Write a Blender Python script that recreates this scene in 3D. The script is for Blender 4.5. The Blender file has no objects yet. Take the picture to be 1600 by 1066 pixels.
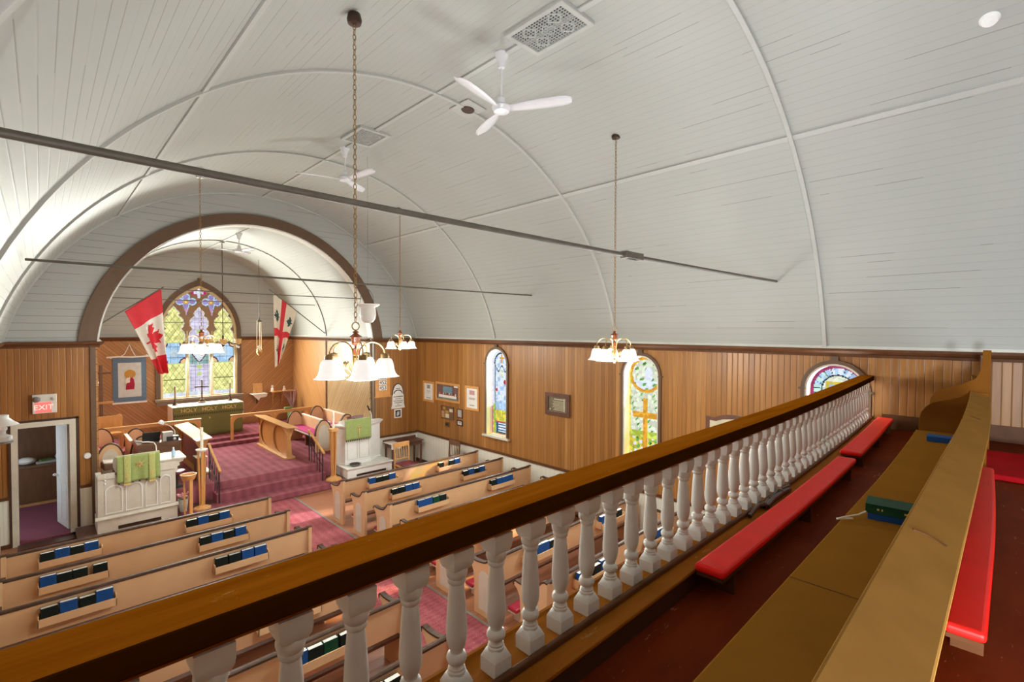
import bpy, bmesh, math, random
from mathutils import Vector, Matrix
from mathutils.geometry import tessellate_polygon
random.seed(7)
PI = math.pi
scene = bpy.context.scene
COL = scene.collection

# ------------------------------------------------------------------ materials
def new_mat(name):
    m = bpy.data.materials.new(name); m.use_nodes = True
    nt = m.node_tree; nt.nodes.clear()
    out = nt.nodes.new('ShaderNodeOutputMaterial')
    return m, nt, out

def N(nt, typ, **kw):
    n = nt.nodes.new(typ)
    for k, v in kw.items():
        if k == 'inp':
            for i, val in v.items(): n.inputs[i].default_value = val
        else: setattr(n, k, v)
    return n

def c4(c): return (c[0], c[1], c[2], 1.0)

def math_n(nt, op, a, b=None, c=None):
    n = nt.nodes.new('ShaderNodeMath'); n.operation = op
    for i, x in enumerate((a, b, c)):
        if x is None: continue
        if isinstance(x, (int, float)): n.inputs[i].default_value = x
        else: nt.links.new(x, n.inputs[i])
    return n.outputs[0]

def mix_c(nt, fac, a, b, blend='MIX'):
    n = nt.nodes.new('ShaderNodeMix'); n.data_type = 'RGBA'; n.blend_type = blend
    for sock, x in ((n.inputs[0], fac), (n.inputs[6], a), (n.inputs[7], b)):
        if isinstance(x, (int, float)): sock.default_value = x
        elif isinstance(x, tuple): sock.default_value = c4(x)
        else: nt.links.new(x, sock)
    return n.outputs[2]

def ramp(nt, fac, stops):
    n = nt.nodes.new('ShaderNodeValToRGB')
    cr = n.color_ramp
    while len(cr.elements) < len(stops): cr.elements.new(0.5)
    for e, (p, c) in zip(cr.elements, stops): e.position = p; e.color = c4(c)
    nt.links.new(fac, n.inputs[0])
    return n.outputs[0]

def bsdf(nt, out, color, rough=0.5, metal=0.0, spec=0.5, bump=None, bstr=0.3, bdist=0.01, coat=0.0):
    b = nt.nodes.new('ShaderNodeBsdfPrincipled')
    if isinstance(color, tuple): b.inputs['Base Color'].default_value = c4(color)
    else: nt.links.new(color, b.inputs['Base Color'])
    if isinstance(rough, (int, float)): b.inputs['Roughness'].default_value = rough
    else: nt.links.new(rough, b.inputs['Roughness'])
    b.inputs['Metallic'].default_value = metal
    b.inputs['Specular IOR Level'].default_value = spec
    b.inputs['Coat Weight'].default_value = coat
    if bump is not None:
        bn = nt.nodes.new('ShaderNodeBump'); bn.inputs['Strength'].default_value = bstr
        bn.inputs['Distance'].default_value = bdist
        nt.links.new(bump, bn.inputs['Height']); nt.links.new(bn.outputs[0], b.inputs['Normal'])
    nt.links.new(b.outputs[0], out.inputs[0])
    return b

def obj_co(nt, scale=(1, 1, 1), rot=(0, 0, 0), kind='Object'):
    tc = nt.nodes.new('ShaderNodeTexCoord'); mp = nt.nodes.new('ShaderNodeMapping')
    mp.inputs['Scale'].default_value = scale; mp.inputs['Rotation'].default_value = rot
    nt.links.new(tc.outputs[kind], mp.inputs[0]); return mp.outputs[0]

def noise(nt, vec, scale=5, detail=3, rough=0.5):
    n = nt.nodes.new('ShaderNodeTexNoise')
    n.inputs['Scale'].default_value = scale; n.inputs['Detail'].default_value = detail
    n.inputs['Roughness'].default_value = rough
    nt.links.new(vec, n.inputs['Vector']); return n.outputs[0]

def plain(name, c, rough=0.5, metal=0.0, var=0.12, scale=9, spec=0.5, bump=0.0, coat=0.0):
    m, nt, out = new_mat(name)
    v = obj_co(nt); nz = noise(nt, v, scale, 4)
    lo = tuple(x * (1 - var) for x in c); hi = tuple(min(1, x * (1 + var)) for x in c)
    col = ramp(nt, nz, [(0.3, lo), (0.7, hi)])
    bsdf(nt, out, col, rough, metal, spec, nz if bump else None, bump, 0.01, coat)
    return m

def wood(name, c1, c2, grain=(3, 30, 30), rough=0.35, worn=None, spec=0.5, coat=0.0):
    m, nt, out = new_mat(name)
    v = obj_co(nt, grain); nz = noise(nt, v, 1.0, 5, 0.6)
    col = ramp(nt, nz, [(0.25, c1), (0.75, c2)])
    if worn:
        w = noise(nt, obj_co(nt, (2.5, 9, 9)), 2.2, 6, 0.75)
        f = math_n(nt, 'MULTIPLY', math_n(nt, 'GREATER_THAN', w, 0.645), 0.55)
        col = mix_c(nt, f, col, worn)
    bsdf(nt, out, col, rough, 0, spec, nz, 0.08, 0.005, coat)
    return m

def boards(name, axis, width, cols, along, rough=0.38, groove=(0.10, 0.042, 0.014), gw=0.03, kind='Object'):
    """tongue-and-groove boards: axis = direction across the boards"""
    m, nt, out = new_mat(name)
    tc = nt.nodes.new('ShaderNodeTexCoord')
    d = nt.nodes.new('ShaderNodeVectorMath'); d.operation = 'DOT_PRODUCT'
    d.inputs[1].default_value = axis; nt.links.new(tc.outputs[kind], d.inputs[0])
    t = math_n(nt, 'DIVIDE', d.outputs['Value'], width)
    idx = math_n(nt, 'FLOOR', t); fr = math_n(nt, 'FRACT', t)
    wn = nt.nodes.new('ShaderNodeTexWhiteNoise'); wn.noise_dimensions = '1D'; nt.links.new(idx, wn.inputs['W'])
    base = ramp(nt, wn.outputs[0], [(i / (len(cols) - 1), c) for i, c in enumerate(cols)])
    dl = nt.nodes.new('ShaderNodeVectorMath'); dl.operation = 'DOT_PRODUCT'
    dl.inputs[1].default_value = along; nt.links.new(tc.outputs[kind], dl.inputs[0])
    ad = nt.nodes.new('ShaderNodeCombineXYZ')
    nt.links.new(math_n(nt, 'MULTIPLY', d.outputs['Value'], 22.0), ad.inputs[0])
    nt.links.new(math_n(nt, 'MULTIPLY', dl.outputs['Value'], 1.1), ad.inputs[1])
    nt.links.new(math_n(nt, 'MULTIPLY', wn.outputs[0], 40.0), ad.inputs[2])
    nz = noise(nt, ad.outputs[0], 1.0, 4, 0.6)
    g2 = ramp(nt, nz, [(0.25, (0.72, 0.68, 0.62)), (0.6, (1.04, 1.03, 1.0))])
    col = mix_c(nt, 0.85, base, g2, 'MULTIPLY')
    e = math_n(nt, 'MINIMUM', fr, math_n(nt, 'SUBTRACT', 1.0, fr))
    gm = math_n(nt, 'LESS_THAN', e, gw)
    col = mix_c(nt, gm, col, groove)
    ht = math_n(nt, 'MINIMUM', math_n(nt, 'MULTIPLY', e, 8.0), 1.0)
    bsdf(nt, out, col, rough, 0, 0.4, ht, 0.35, 0.008)
    return m

def painted_boards(name, c, width, kind='UV', axis=(1, 0, 0), crack=0.35, dark=(0.16, 0.145, 0.12), rough=0.45):
    m, nt, out = new_mat(name)
    tc = nt.nodes.new('ShaderNodeTexCoord')
    d = nt.nodes.new('ShaderNodeVectorMath'); d.operation = 'DOT_PRODUCT'
    d.inputs[1].default_value = axis; nt.links.new(tc.outputs[kind], d.inputs[0])
    t = math_n(nt, 'DIVIDE', d.outputs['Value'], width)
    fr = math_n(nt, 'FRACT', t); e = math_n(nt, 'MINIMUM', fr, math_n(nt, 'SUBTRACT', 1.0, fr))
    nz = noise(nt, obj_co(nt, (0.7, 0.7, 0.7)), 1.0, 2)
    base = ramp(nt, nz, [(0.3, tuple(x * 0.95 for x in c)), (0.7, c)])
    idx = math_n(nt, 'FLOOR', math_n(nt, 'ADD', t, 0.5))
    mp = nt.nodes.new('ShaderNodeCombineXYZ'); sp = nt.nodes.new('ShaderNodeSeparateXYZ')
    nt.links.new(tc.outputs['Object'], sp.inputs[0])
    nt.links.new(idx, mp.inputs[0])
    along = sp.outputs['Y'] if axis != (0, 0, 1) else sp.outputs['X']
    nt.links.new(math_n(nt, 'MULTIPLY', along, 0.16), mp.inputs[1])
    cr = noise(nt, mp.outputs[0], 3.1, 2)
    xs = math_n(nt, 'MULTIPLY', math_n(nt, 'MAXIMUM', math_n(nt, 'SUBTRACT', 3.4, sp.outputs['X']), 0.0), 0.035)
    gap = math_n(nt, 'MULTIPLY', math_n(nt, 'LESS_THAN', e, 0.03), math_n(nt, 'GREATER_THAN', math_n(nt, 'ADD', cr, xs), 1 - crack))
    soft = math_n(nt, 'MULTIPLY', math_n(nt, 'LESS_THAN', e, 0.06), 0.10)
    col = mix_c(nt, soft, base, dark)
    col = mix_c(nt, math_n(nt, 'MULTIPLY', gap, 0.62), col, dark)
    ht = math_n(nt, 'MINIMUM', math_n(nt, 'MULTIPLY', e, 10.0), 1.0)
    bsdf(nt, out, col, rough, 0, 0.35, ht, 0.16, 0.006)
    return m

def carpet(name, c_dark, c_light, scale=1.0, fleck=None):
    m, nt, out = new_mat(name)
    v = obj_co(nt, (scale, scale, scale))
    n1 = noise(nt, v, 3, 3); n2 = noise(nt, v, 160, 2, 0.7)
    w = nt.nodes.new('ShaderNodeTexWave'); w.wave_type = 'BANDS'; w.bands_direction = 'Y'
    w.inputs['Scale'].default_value = 3.2; w.inputs['Distortion'].default_value = 1.5; w.inputs['Detail Scale'].default_value = 6
    nt.links.new(v, w.inputs[0])
    w2 = nt.nodes.new('ShaderNodeTexWave'); w2.bands_direction = 'X'; w2.inputs['Scale'].default_value = 1.6
    w2.inputs['Distortion'].default_value = 1.0; nt.links.new(v, w2.inputs[0])
    f = math_n(nt, 'ADD', math_n(nt, 'MULTIPLY', n2, 0.6), math_n(nt, 'MULTIPLY', w.outputs[0], 0.06))
    f = math_n(nt, 'ADD', f, math_n(nt, 'MULTIPLY', w2.outputs[0], 0.06))
    f = math_n(nt, 'ADD', f, math_n(nt, 'MULTIPLY', n1, 0.2))
    col = ramp(nt, f, [(0.32, c_dark), (0.60, c_light)])
    if fleck:
        vo = nt.nodes.new('ShaderNodeTexVoronoi'); vo.inputs['Scale'].default_value = 22
        nt.links.new(v, vo.inputs[0])
        col = mix_c(nt, math_n(nt, 'LESS_THAN', vo.outputs['Distance'], 0.17), col, fleck)
    bsdf(nt, out, col, 0.95, 0, 0.1, n2, 0.4, 0.006)
    return m

def glass_pane(name, c, strength=0.9, cell=14.0, lattice=None, lead=(0.03, 0.03, 0.025), var=0.35, white=0.0, kind='yz'):
    """leaded coloured glass lit by the daylight behind it"""
    m, nt, out = new_mat(name)
    co = obj_co(nt)
    vo = nt.nodes.new('ShaderNodeTexVoronoi'); vo.inputs['Scale'].default_value = cell; nt.links.new(co, vo.inputs[0])
    sp = nt.nodes.new('ShaderNodeSeparateColor'); nt.links.new(vo.outputs['Color'], sp.inputs[0])
    nz = noise(nt, co, 3.0, 3)
    f = math_n(nt, 'ADD', math_n(nt, 'MULTIPLY', sp.outputs[0], 0.6), math_n(nt, 'MULTIPLY', nz, 0.4))
    lo = tuple(x * (1 - var) for x in c)
    hi = tuple(min(1.3, x * (1 + 0.25 * var) + white) for x in c)
    col = ramp(nt, f, [(0.25, lo), (0.75, hi)])
    if lattice:
        s = nt.nodes.new('ShaderNodeSeparateXYZ'); nt.links.new(co, s.inputs[0])
        a = s.outputs['X'] if kind == 'xz' else s.outputs['Y']; b = s.outputs['Z']
        if lattice[0] == 'd':
            p = math_n(nt, 'ADD', math_n(nt, 'DIVIDE', a, lattice[1]), math_n(nt, 'DIVIDE', b, lattice[2]))
            q = math_n(nt, 'SUBTRACT', math_n(nt, 'DIVIDE', a, lattice[1]), math_n(nt, 'DIVIDE', b, lattice[2]))
        else:
            p = math_n(nt, 'DIVIDE', a, lattice[1]); q = math_n(nt, 'DIVIDE', b, lattice[2])
        for t in (p, q):
            fr = math_n(nt, 'FRACT', t)
            col = mix_c(nt, math_n(nt, 'LESS_THAN', fr, lattice[3]), col, lead)
    em = nt.nodes.new('ShaderNodeEmission'); nt.links.new(col, em.inputs[0]); em.inputs[1].default_value = strength
    tr = nt.nodes.new('ShaderNodeBsdfTransparent'); nt.links.new(col, tr.inputs[0])
    mx = nt.nodes.new('ShaderNodeMixShader'); mx.inputs[0].default_value = 0.45
    nt.links.new(em.outputs[0], mx.inputs[1]); nt.links.new(tr.outputs[0], mx.inputs[2])
    nt.links.new(mx.outputs[0], out.inputs[0])
    return m

def emis(name, c, s, diffuse=None):
    m, nt, out = new_mat(name)
    b = bsdf(nt, out, diffuse or c, 0.25)
    b.inputs['Emission Color'].default_value = c4(c); b.inputs['Emission Strength'].default_value = s
    return m

def clear_glass(name, c=(0.95, 0.97, 0.95), alpha=0.35, rough=0.08):
    m, nt, out = new_mat(name)
    b = bsdf(nt, out, c, rough, 0, 0.6)
    b.inputs['Alpha'].default_value = alpha
    return m

M = {}
W1, W2, W3, W4 = (0.37, 0.162, 0.042), (0.44, 0.20, 0.052), (0.40, 0.177, 0.044), (0.29, 0.118, 0.026)
WC = [W4, W1, W3, W2, W1, (0.54, 0.27, 0.085)]
M['wall_y'] = boards('pine boards right', (0, 1, 0), 0.083, WC, (0, 0, 1))
M['wall_x'] = boards('pine boards front', (1, 0, 0), 0.083, [W4, (0.30, 0.125, 0.034), W1, W3], (0, 0, 1))
S2 = 0.7071
DC = [(0.40, 0.19, 0.070), (0.47, 0.23, 0.09), (0.43, 0.205, 0.077), (0.52, 0.265, 0.11)]
M['diag_l'] = boards('diagonal boards falling', (S2, 0, S2), 0.075, DC, (S2, 0, -S2))
M['diag_r'] = boards('diagonal boards rising', (S2, 0, -S2), 0.075, DC, (S2, 0, S2))
DS = [(0.50, 0.24, 0.085), (0.56, 0.28, 0.11), (0.53, 0.26, 0.095)]
M['diag_s1'] = boards('chancel side boards', (0, -0.8, 0.6), 0.085, DS, (0, 0.6, 0.8))
M['diag_s2'] = boards('chancel organ screen boards', (0, 0.8, 0.6), 0.09, [(0.46, 0.30, 0.15), (0.53, 0.37, 0.21), (0.49, 0.33, 0.18)], (0, -0.6, 0.8), rough=0.25, groove=(0.12, 0.07, 0.03))
CEIL = (0.43, 0.44, 0.412)
M['ceil'] = painted_boards('white painted ceiling boards', CEIL, 0.098, 'UV', (1, 0, 0), 0.40)
M['ceil_h'] = painted_boards('white painted level boards', (0.43, 0.435, 0.415), 0.13, 'Object', (0, 0, 1), 0.45)
M['white'] = plain('white paint', (0.70, 0.685, 0.63), 0.4, var=0.04)
M['wains'] = painted_boards('cream wainscot boards', (0.86, 0.85, 0.75), 0.09, 'Object', (0.70, 0.71, 0), 0.0)
M['cream'] = plain('cream paint', (0.64, 0.605, 0.52), 0.4, var=0.05)
M['brown'] = plain('brown trim paint', (0.125, 0.052, 0.022), 0.5, var=0.15, spec=0.15)
M['arch'] = plain('brown arch paint', (0.125, 0.068, 0.036), 0.5, var=0.08)
M['dkbrown'] = plain('dark brown paint', (0.06, 0.028, 0.018), 0.35, var=0.2)
M['cap'] = plain('brown pew cap', (0.085, 0.048, 0.032), 0.5, var=0.25, spec=0.15)
M['gend'] = plain('gallery pew end with painted shade', (0.20, 0.075, 0.012), 0.6, var=0.07, spec=0.0)  # shade put into the brown: these ends face away from the light
M['gcap'] = plain('light tan gallery top board', (0.32, 0.165, 0.042), 0.6, var=0.07, spec=0.0)
M['legdk'] = plain('dark leg paint', (0.10, 0.036, 0.013), 0.6, var=0.1, spec=0.08)
M['pew'] = plain('tan pew paint', (0.72, 0.455, 0.25), 0.42, var=0.05, scale=3)
M['pew_in'] = plain('pale inset panel paint', (0.66, 0.60, 0.50), 0.45, var=0.05)
M['pew_under'] = plain('dark pew underside', (0.115, 0.042, 0.018), 0.5, var=0.2, spec=0.2)
M['gpew'] = plain('tan gallery pew paint', (0.29, 0.125, 0.018), 0.6, var=0.07, scale=4, spec=0.0)
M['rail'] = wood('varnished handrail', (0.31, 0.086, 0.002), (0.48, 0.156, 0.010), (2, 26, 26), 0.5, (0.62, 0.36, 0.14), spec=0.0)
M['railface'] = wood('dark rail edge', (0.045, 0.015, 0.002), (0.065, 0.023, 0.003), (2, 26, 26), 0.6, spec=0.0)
M['sill'] = wood('varnished gallery sill', (0.24, 0.075, 0.006), (0.40, 0.145, 0.018), (3, 16, 16), 0.55, (0.5, 0.28, 0.12), spec=0.03)
M['bal'] = plain('white baluster paint', (0.73, 0.725, 0.69), 0.38, var=0.03)
M['gfloor'] = wood('red brown gallery floor', (0.12, 0.016, 0.003), (0.19, 0.030, 0.006), (2.2, 6, 6), 0.5, (0.4, 0.19, 0.1), spec=0.03)
M['floor'] = boards('painted nave floor', (0, 1, 0), 0.14, [(0.36, 0.145, 0.075), (0.40, 0.165, 0.088), (0.38, 0.155, 0.08)], (1, 0, 0), gw=0.012, rough=0.4)
M['floor_dk'] = plain('dark brown floor', (0.10, 0.045, 0.035), 0.3, var=0.3)
M['carpet'] = carpet('crimson platform carpet', (0.135, 0.026, 0.042), (0.40, 0.135, 0.16), 1.0)
M['runner'] = carpet('patterned aisle runner', (0.22, 0.032, 0.05), (0.46, 0.14, 0.15), 1.3, (0.50, 0.27, 0.22))
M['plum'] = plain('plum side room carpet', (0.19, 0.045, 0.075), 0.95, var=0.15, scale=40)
M['hassock'] = plain('deep red cushion cloth', (0.36, 0.006, 0.010), 0.9, var=0.1, spec=0.05)
M['red'] = plain('red vinyl', (0.88, 0.012, 0.008), 0.42, var=0.05, scale=6, spec=0.25)
M['redg'] = plain('deep red cloth', (0.40, 0.02, 0.045), 0.5, var=0.15)
M['magenta'] = plain('magenta seat cushion', (0.46, 0.03, 0.17), 0.8, var=0.1)
M['oak'] = wood('golden oak', (0.50, 0.24, 0.075), (0.66, 0.36, 0.135), (12, 12, 2.5), 0.35)
M['oakx'] = wood('golden oak rail', (0.50, 0.25, 0.09), (0.66, 0.37, 0.15), (2.5, 14, 14), 0.35)
M['oakpanel'] = wood('amber oak panel', (0.52, 0.235, 0.055), (0.64, 0.315, 0.085), (12, 12, 2), 0.4)
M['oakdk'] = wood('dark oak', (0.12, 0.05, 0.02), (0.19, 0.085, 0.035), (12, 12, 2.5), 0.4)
M['organ'] = wood('brown organ case', (0.13, 0.065, 0.035), (0.20, 0.105, 0.06), (6, 12, 12), 0.35)
M['black'] = plain('black iron', (0.016, 0.016, 0.018), 0.4, var=0.1)
M['blackm'] = plain('matt black', (0.02, 0.018, 0.018), 0.7, var=0.1)
M['iron'] = plain('grey iron rod', (0.12, 0.104, 0.082), 0.55, 0.2, var=0.2)
M['brass'] = plain('antique brass', (0.55, 0.40, 0.17), 0.28, 0.95, var=0.15)
M['brassd'] = plain('dark brass', (0.30, 0.20, 0.09), 0.35, 0.9, var=0.2)
M['chain'] = plain('brass chain', (0.42, 0.25, 0.09), 0.35, 0.85, var=0.15)
M['copper'] = plain('red brown lantern wood', (0.28, 0.075, 0.025), 0.25, var=0.2, coat=0.4)
M['bronze'] = plain('bronze', (0.07, 0.04, 0.03), 0.4, 0.6, var=0.2)
M['shade'] = emis('lit white glass shade', (1.0, 0.985, 0.96), 0.62, (0.9, 0.9, 0.9))
M['frost'] = plain('frosted white glass', (0.80, 0.76, 0.72), 0.25, var=0.03)
M['milk'] = plain('white opal glass', (0.86, 0.86, 0.84), 0.2, var=0.03)
M['amber'] = clear_glass('amber glass', (0.75, 0.50, 0.18), 0.75)
M['glass'] = clear_glass('clear glass', (0.9, 0.92, 0.9), 0.3)
M['fan'] = plain('white fan enamel', (0.80, 0.80, 0.84), 0.25, var=0.03)
M['grey'] = plain('grey metal', (0.30, 0.30, 0.29), 0.4, 0.6, var=0.1)
M['olive'] = plain('olive altar cloth', (0.175, 0.17, 0.055), 0.9, var=0.08, scale=30)
M['green'] = plain('green pulpit cloth', (0.29, 0.36, 0.115), 0.85, var=0.08, scale=24)
M['greenl'] = plain('light green orphrey', (0.44, 0.46, 0.155), 0.85, var=0.12, scale=40)
M['gold'] = plain('gold thread', (0.72, 0.50, 0.18), 0.5, var=0.15)
M['linen'] = plain('white linen', (0.82, 0.78, 0.72), 0.85, var=0.04)
M['wax'] = plain('ivory candle wax', (0.86, 0.82, 0.70), 0.45, var=0.03)
M['paper'] = plain('white paper', (0.82, 0.80, 0.76), 0.8, var=0.04)
M['yellowpaper'] = plain('cream sheet music', (0.90, 0.80, 0.40), 0.75, var=0.06)
M['page'] = plain('book pages', (0.84, 0.81, 0.75), 0.8, var=0.04)
M['bookblue'] = plain('blue book cloth', (0.014, 0.075, 0.27), 0.6, var=0.1, spec=0.15)
M['bookdark'] = plain('black green book cloth', (0.010, 0.015, 0.014), 0.6, var=0.2, spec=0.15)
M['bookgreen'] = plain('green book cloth', (0.012, 0.065, 0.03), 0.6, var=0.15, spec=0.12)
M['bookred'] = plain('dark red book cloth', (0.14, 0.02, 0.02), 0.5, var=0.15)
M['denim'] = plain('slate blue cloth', (0.115, 0.185, 0.285), 0.9, var=0.1)
M['bannerwhite'] = plain('pale grey cloth', (0.58, 0.60, 0.62), 0.9, var=0.08)
M['halo'] = plain('ochre cloth', (0.50, 0.26, 0.05), 0.9, var=0.1)
M['crimson'] = plain('crimson cloth', (0.36, 0.012, 0.05), 0.9, var=0.1)
M['flagred'] = plain('red flag nylon', (0.68, 0.02, 0.035), 0.6, var=0.06)
M['flagwhite'] = plain('white flag nylon', (0.80, 0.74, 0.66), 0.6, var=0.04)
M['flagcream'] = plain('cream flag cotton', (0.78, 0.68, 0.54), 0.7, var=0.05)
M['flaggreen'] = plain('dark green leaf', (0.02, 0.055, 0.045), 0.7, var=0.1)
M['tan'] = wood('light honey wood', (0.58, 0.27, 0.08), (0.70, 0.37, 0.12), (10, 10, 3), 0.4)
M['honey'] = plain('orange hymn board', (0.66, 0.30, 0.07), 0.4, var=0.08)
M['mahog'] = wood('dark mahogany frame', (0.11, 0.045, 0.028), (0.18, 0.075, 0.045), (10, 10, 3), 0.35)
M['bronzeplq'] = plain('tarnished bronze plate', (0.20, 0.17, 0.11), 0.4, 0.4, var=0.35, scale=60)
M['parch'] = plain('parchment', (0.66, 0.60, 0.42), 0.7, var=0.1)
M['ink'] = plain('black ink', (0.02, 0.02, 0.02), 0.7, var=0.1)
M['inkgrey'] = plain('grey ink', (0.28, 0.26, 0.25), 0.7, var=0.1)
M['inkpink'] = plain('faded red ink', (0.55, 0.30, 0.30), 0.7, var=0.1)
M['signred'] = emis('lit red sign', (1.0, 0.22, 0.20), 0.55, (0.8, 0.15, 0.13))
M['signlit'] = emis('lit pale red lettering', (1.0, 0.62, 0.56), 0.9, (0.9, 0.5, 0.45))
M['navy'] = plain('dusk blue picture paint', (0.14, 0.28, 0.36), 0.3, var=0.2)
M['picbrown'] = plain('brown picture paint', (0.16, 0.085, 0.075), 0.3, var=0.4, scale=40)
M['picgreen'] = plain('green picture paint', (0.16, 0.22, 0.17), 0.3, var=0.3)
M['pink'] = plain('pink blossom', (0.72, 0.34, 0.38), 0.8, var=0.2)
M['wicker'] = plain('grey wicker', (0.46, 0.45, 0.42), 0.7, var=0.3, scale=120)
M['leaf'] = plain('leaf green', (0.12, 0.22, 0.06), 0.6, var=0.2)
M['dry'] = plain('dry mauve branches', (0.30, 0.16, 0.15), 0.8, var=0.2)
M['bluebottle'] = plain('pale blue plastic', (0.42, 0.58, 0.74), 0.3, var=0.1)
M['maroon'] = plain('maroon leather', (0.15, 0.022, 0.04), 0.35, var=0.15)
M['woodp'] = plain('tracery brown', (0.30, 0.18, 0.10), 0.5, var=0.1)
M['jamb'] = plain('cream jamb', (0.64, 0.52, 0.30), 0.5, var=0.08)
M['taupe'] = plain('taupe sill paint', (0.27, 0.20, 0.14), 0.45, var=0.06)
M['skin'] = plain('tan cloth', (0.50, 0.27, 0.12), 0.9, var=0.05)

# ------------------------------------------------------------------ mesh helper
CX, R_V, CZ_V = 3.66, 4.25, 2.59      # nave vault: centre line, radius, centre height
def bow(x):
    t = (x - 3.4) / 4.4
    return 0.14 * t ** 1.6 if t > 0 else 0.0

class MB:
    def __init__(s): s.v = []; s.f = []; s.mi = []; s.cm = 0
    def add(s, vs, fs):
        o = len(s.v); s.v += [tuple(p) for p in vs]
        for f in fs: s.f.append([i + o for i in f]); s.mi.append(s.cm)
        return s
    def box(s, x0, x1, y0, y1, z0, z1):
        vs = [(x, y, z) for z in (z0, z1) for y in (y0, y1) for x in (x0, x1)]
        return s.add(vs, [(0, 2, 3, 1), (4, 5, 7, 6), (0, 1, 5, 4), (2, 6, 7, 3), (0, 4, 6, 2), (1, 3, 7, 5)])
    def obox(s, c, half, rot):
        m = rot if isinstance(rot, Matrix) else Matrix.Rotation(rot, 3, 'Z')
        vs = []
        for z in (-1, 1):
            for y in (-1, 1):
                for x in (-1, 1):
                    vs.append(Vector(c) + m @ Vector((x * half[0], y * half[1], z * half[2])))
        return s.add(vs, [(0, 2, 3, 1), (4, 5, 7, 6), (0, 1, 5, 4), (2, 6, 7, 3), (0, 4, 6, 2), (1, 3, 7, 5)])
    def prism(s, poly, fn, d0, d1, holes=()):
        loops = [list(poly)] + [list(h) for h in holes]
        tris = tessellate_polygon([[Vector((p[0], p[1], 0)) for p in l] for l in loops])
        flat = [p for l in loops for p in l]; n = len(flat)
        vs = [fn(a, b, d0) for a, b in flat] + [fn(a, b, d1) for a, b in flat]
        fs = [tuple(t) for t in tris] + [tuple(i + n for i in reversed(t)) for t in tris]
        o = 0
        for l in loops:
            k = len(l)
            for i in range(k):
                j = (i + 1) % k
                fs.append((o + i, o + j, o + j + n, o + i + n))
            o += k
        return s.add(vs, fs)
    def lathe(s, prof, c=(0, 0, 0), n=16, sx=1.0, sy=1.0, tilt=None):
        vs = []; fs = []
        for r, z in prof:
            for k in range(n):
                a = 2 * PI * k / n
                p = Vector((r * math.cos(a) * sx, r * math.sin(a) * sy, z))
                if tilt is not None: p = tilt @ p
                vs.append(p + Vector(c))
        for i in range(len(prof) - 1):
            for k in range(n):
                k2 = (k + 1) % n
                fs.append((i * n + k, i * n + k2, (i + 1) * n + k2, (i + 1) * n + k))
        if prof[0][0] > 1e-5: fs.append(tuple(range(n - 1, -1, -1)))
        if prof[-1][0] > 1e-5: fs.append(tuple((len(prof) - 1) * n + k for k in range(n)))
        return s.add(vs, fs)
    def sphere(s, c, r, n=12, sz=1.0, sx=1.0, sy=1.0):
        k = max(4, n // 2)
        prof = [(max(1e-6, r * math.sin(PI * i / k)), -r * sz * math.cos(PI * i / k)) for i in range(k + 1)]
        return s.lathe(prof, c, n, sx, sy)
    def tube(s, path, r, n=8, closed=False, r2=None):
        P = [Vector(p) for p in path]; m = len(P); vs = []; fs = []
        up = None
        for i in range(m):
            if closed: t = P[(i + 1) % m] - P[i - 1]
            else: t = P[min(i + 1, m - 1)] - P[max(i - 1, 0)]
            t.normalize()
            if up is None:
                up = Vector((0, 0, 1)) if abs(t.z) < 0.9 else Vector((1, 0, 0))
            a = t.cross(up)
            if a.length < 1e-6: a = t.cross(Vector((0, 1, 0)))
            a.normalize(); b = a.cross(t); up = b
            rr = r if r2 is None else r + (r2 - r) * i / max(1, m - 1)
            for k in range(n):
                th = 2 * PI * k / n
                vs.append(P[i] + (a * math.cos(th) + b * math.sin(th)) * rr)
        for i in range(m if closed else m - 1):
            j = (i + 1) % m
            for k in range(n):
                k2 = (k + 1) % n
                fs.append((i * n + k, i * n + k2, j * n + k2, j * n + k))
        if not closed:
            fs.append(tuple(range(n - 1, -1, -1))); fs.append(tuple((m - 1) * n + k for k in range(n)))
        return s.add(vs, fs)
    def bar(s, p, q, w, h, up=(0, 0, 1)):
        p, q = Vector(p), Vector(q); t = (q - p); L = t.length; t.normalize()
        a = t.cross(Vector(up))
        if a.length < 1e-6: a = t.cross(Vector((1, 0, 0)))
        a.normalize(); b = a.cross(t)
        m = Matrix((t, a, b)).transposed()
        return s.obox((p + q) / 2, (L / 2, w / 2, h / 2), m)
    def build(s, name, mats, parent=None, smooth=False, bevel=0.0, seg=2, bowed=False, origin=None, subsurf=0, solid=0.0, uv=None, auto=True):
        if not isinstance(mats, (list, tuple)): mats = [mats]
        org = Vector(origin) if origin is not None else Vector((0, 0, 0))
        if parent is not None:
            org = Vector((0, 0, 0)); p = parent
            while p is not None: org += p.location; p = p.parent
        vv = [(x, y + (bow(x) if bowed else 0.0), z) for x, y, z in s.v]
        me = bpy.data.meshes.new(name)
        me.from_pydata([(x - org.x, y - org.y, z - org.z) for x, y, z in vv], [], s.f)
        for m in mats: me.materials.append(M[m] if isinstance(m, str) else m)
        for p, i in zip(me.polygons, s.mi): p.material_index = i
        if uv:
            l = me.uv_layers.new(name='UVMap')
            for lo in me.loops:
                l.data[lo.index].uv = uv[lo.vertex_index]
        bm = bmesh.new(); bm.from_mesh(me)
        if auto: bmesh.ops.recalc_face_normals(bm, faces=bm.faces)
        bm.to_mesh(me); bm.free()
        if smooth:
            for p in me.polygons: p.use_smooth = True
            try: me.set_sharp_from_angle(angle=math.radians(38))
            except Exception: pass
        o = bpy.data.objects.new(name, me); COL.objects.link(o)
        if parent is not None: o.parent = parent
        elif origin is not None: o.location = org
        if solid:
            md = o.modifiers.new('Solidify', 'SOLIDIFY'); md.thickness = solid; md.offset = 0
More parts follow.
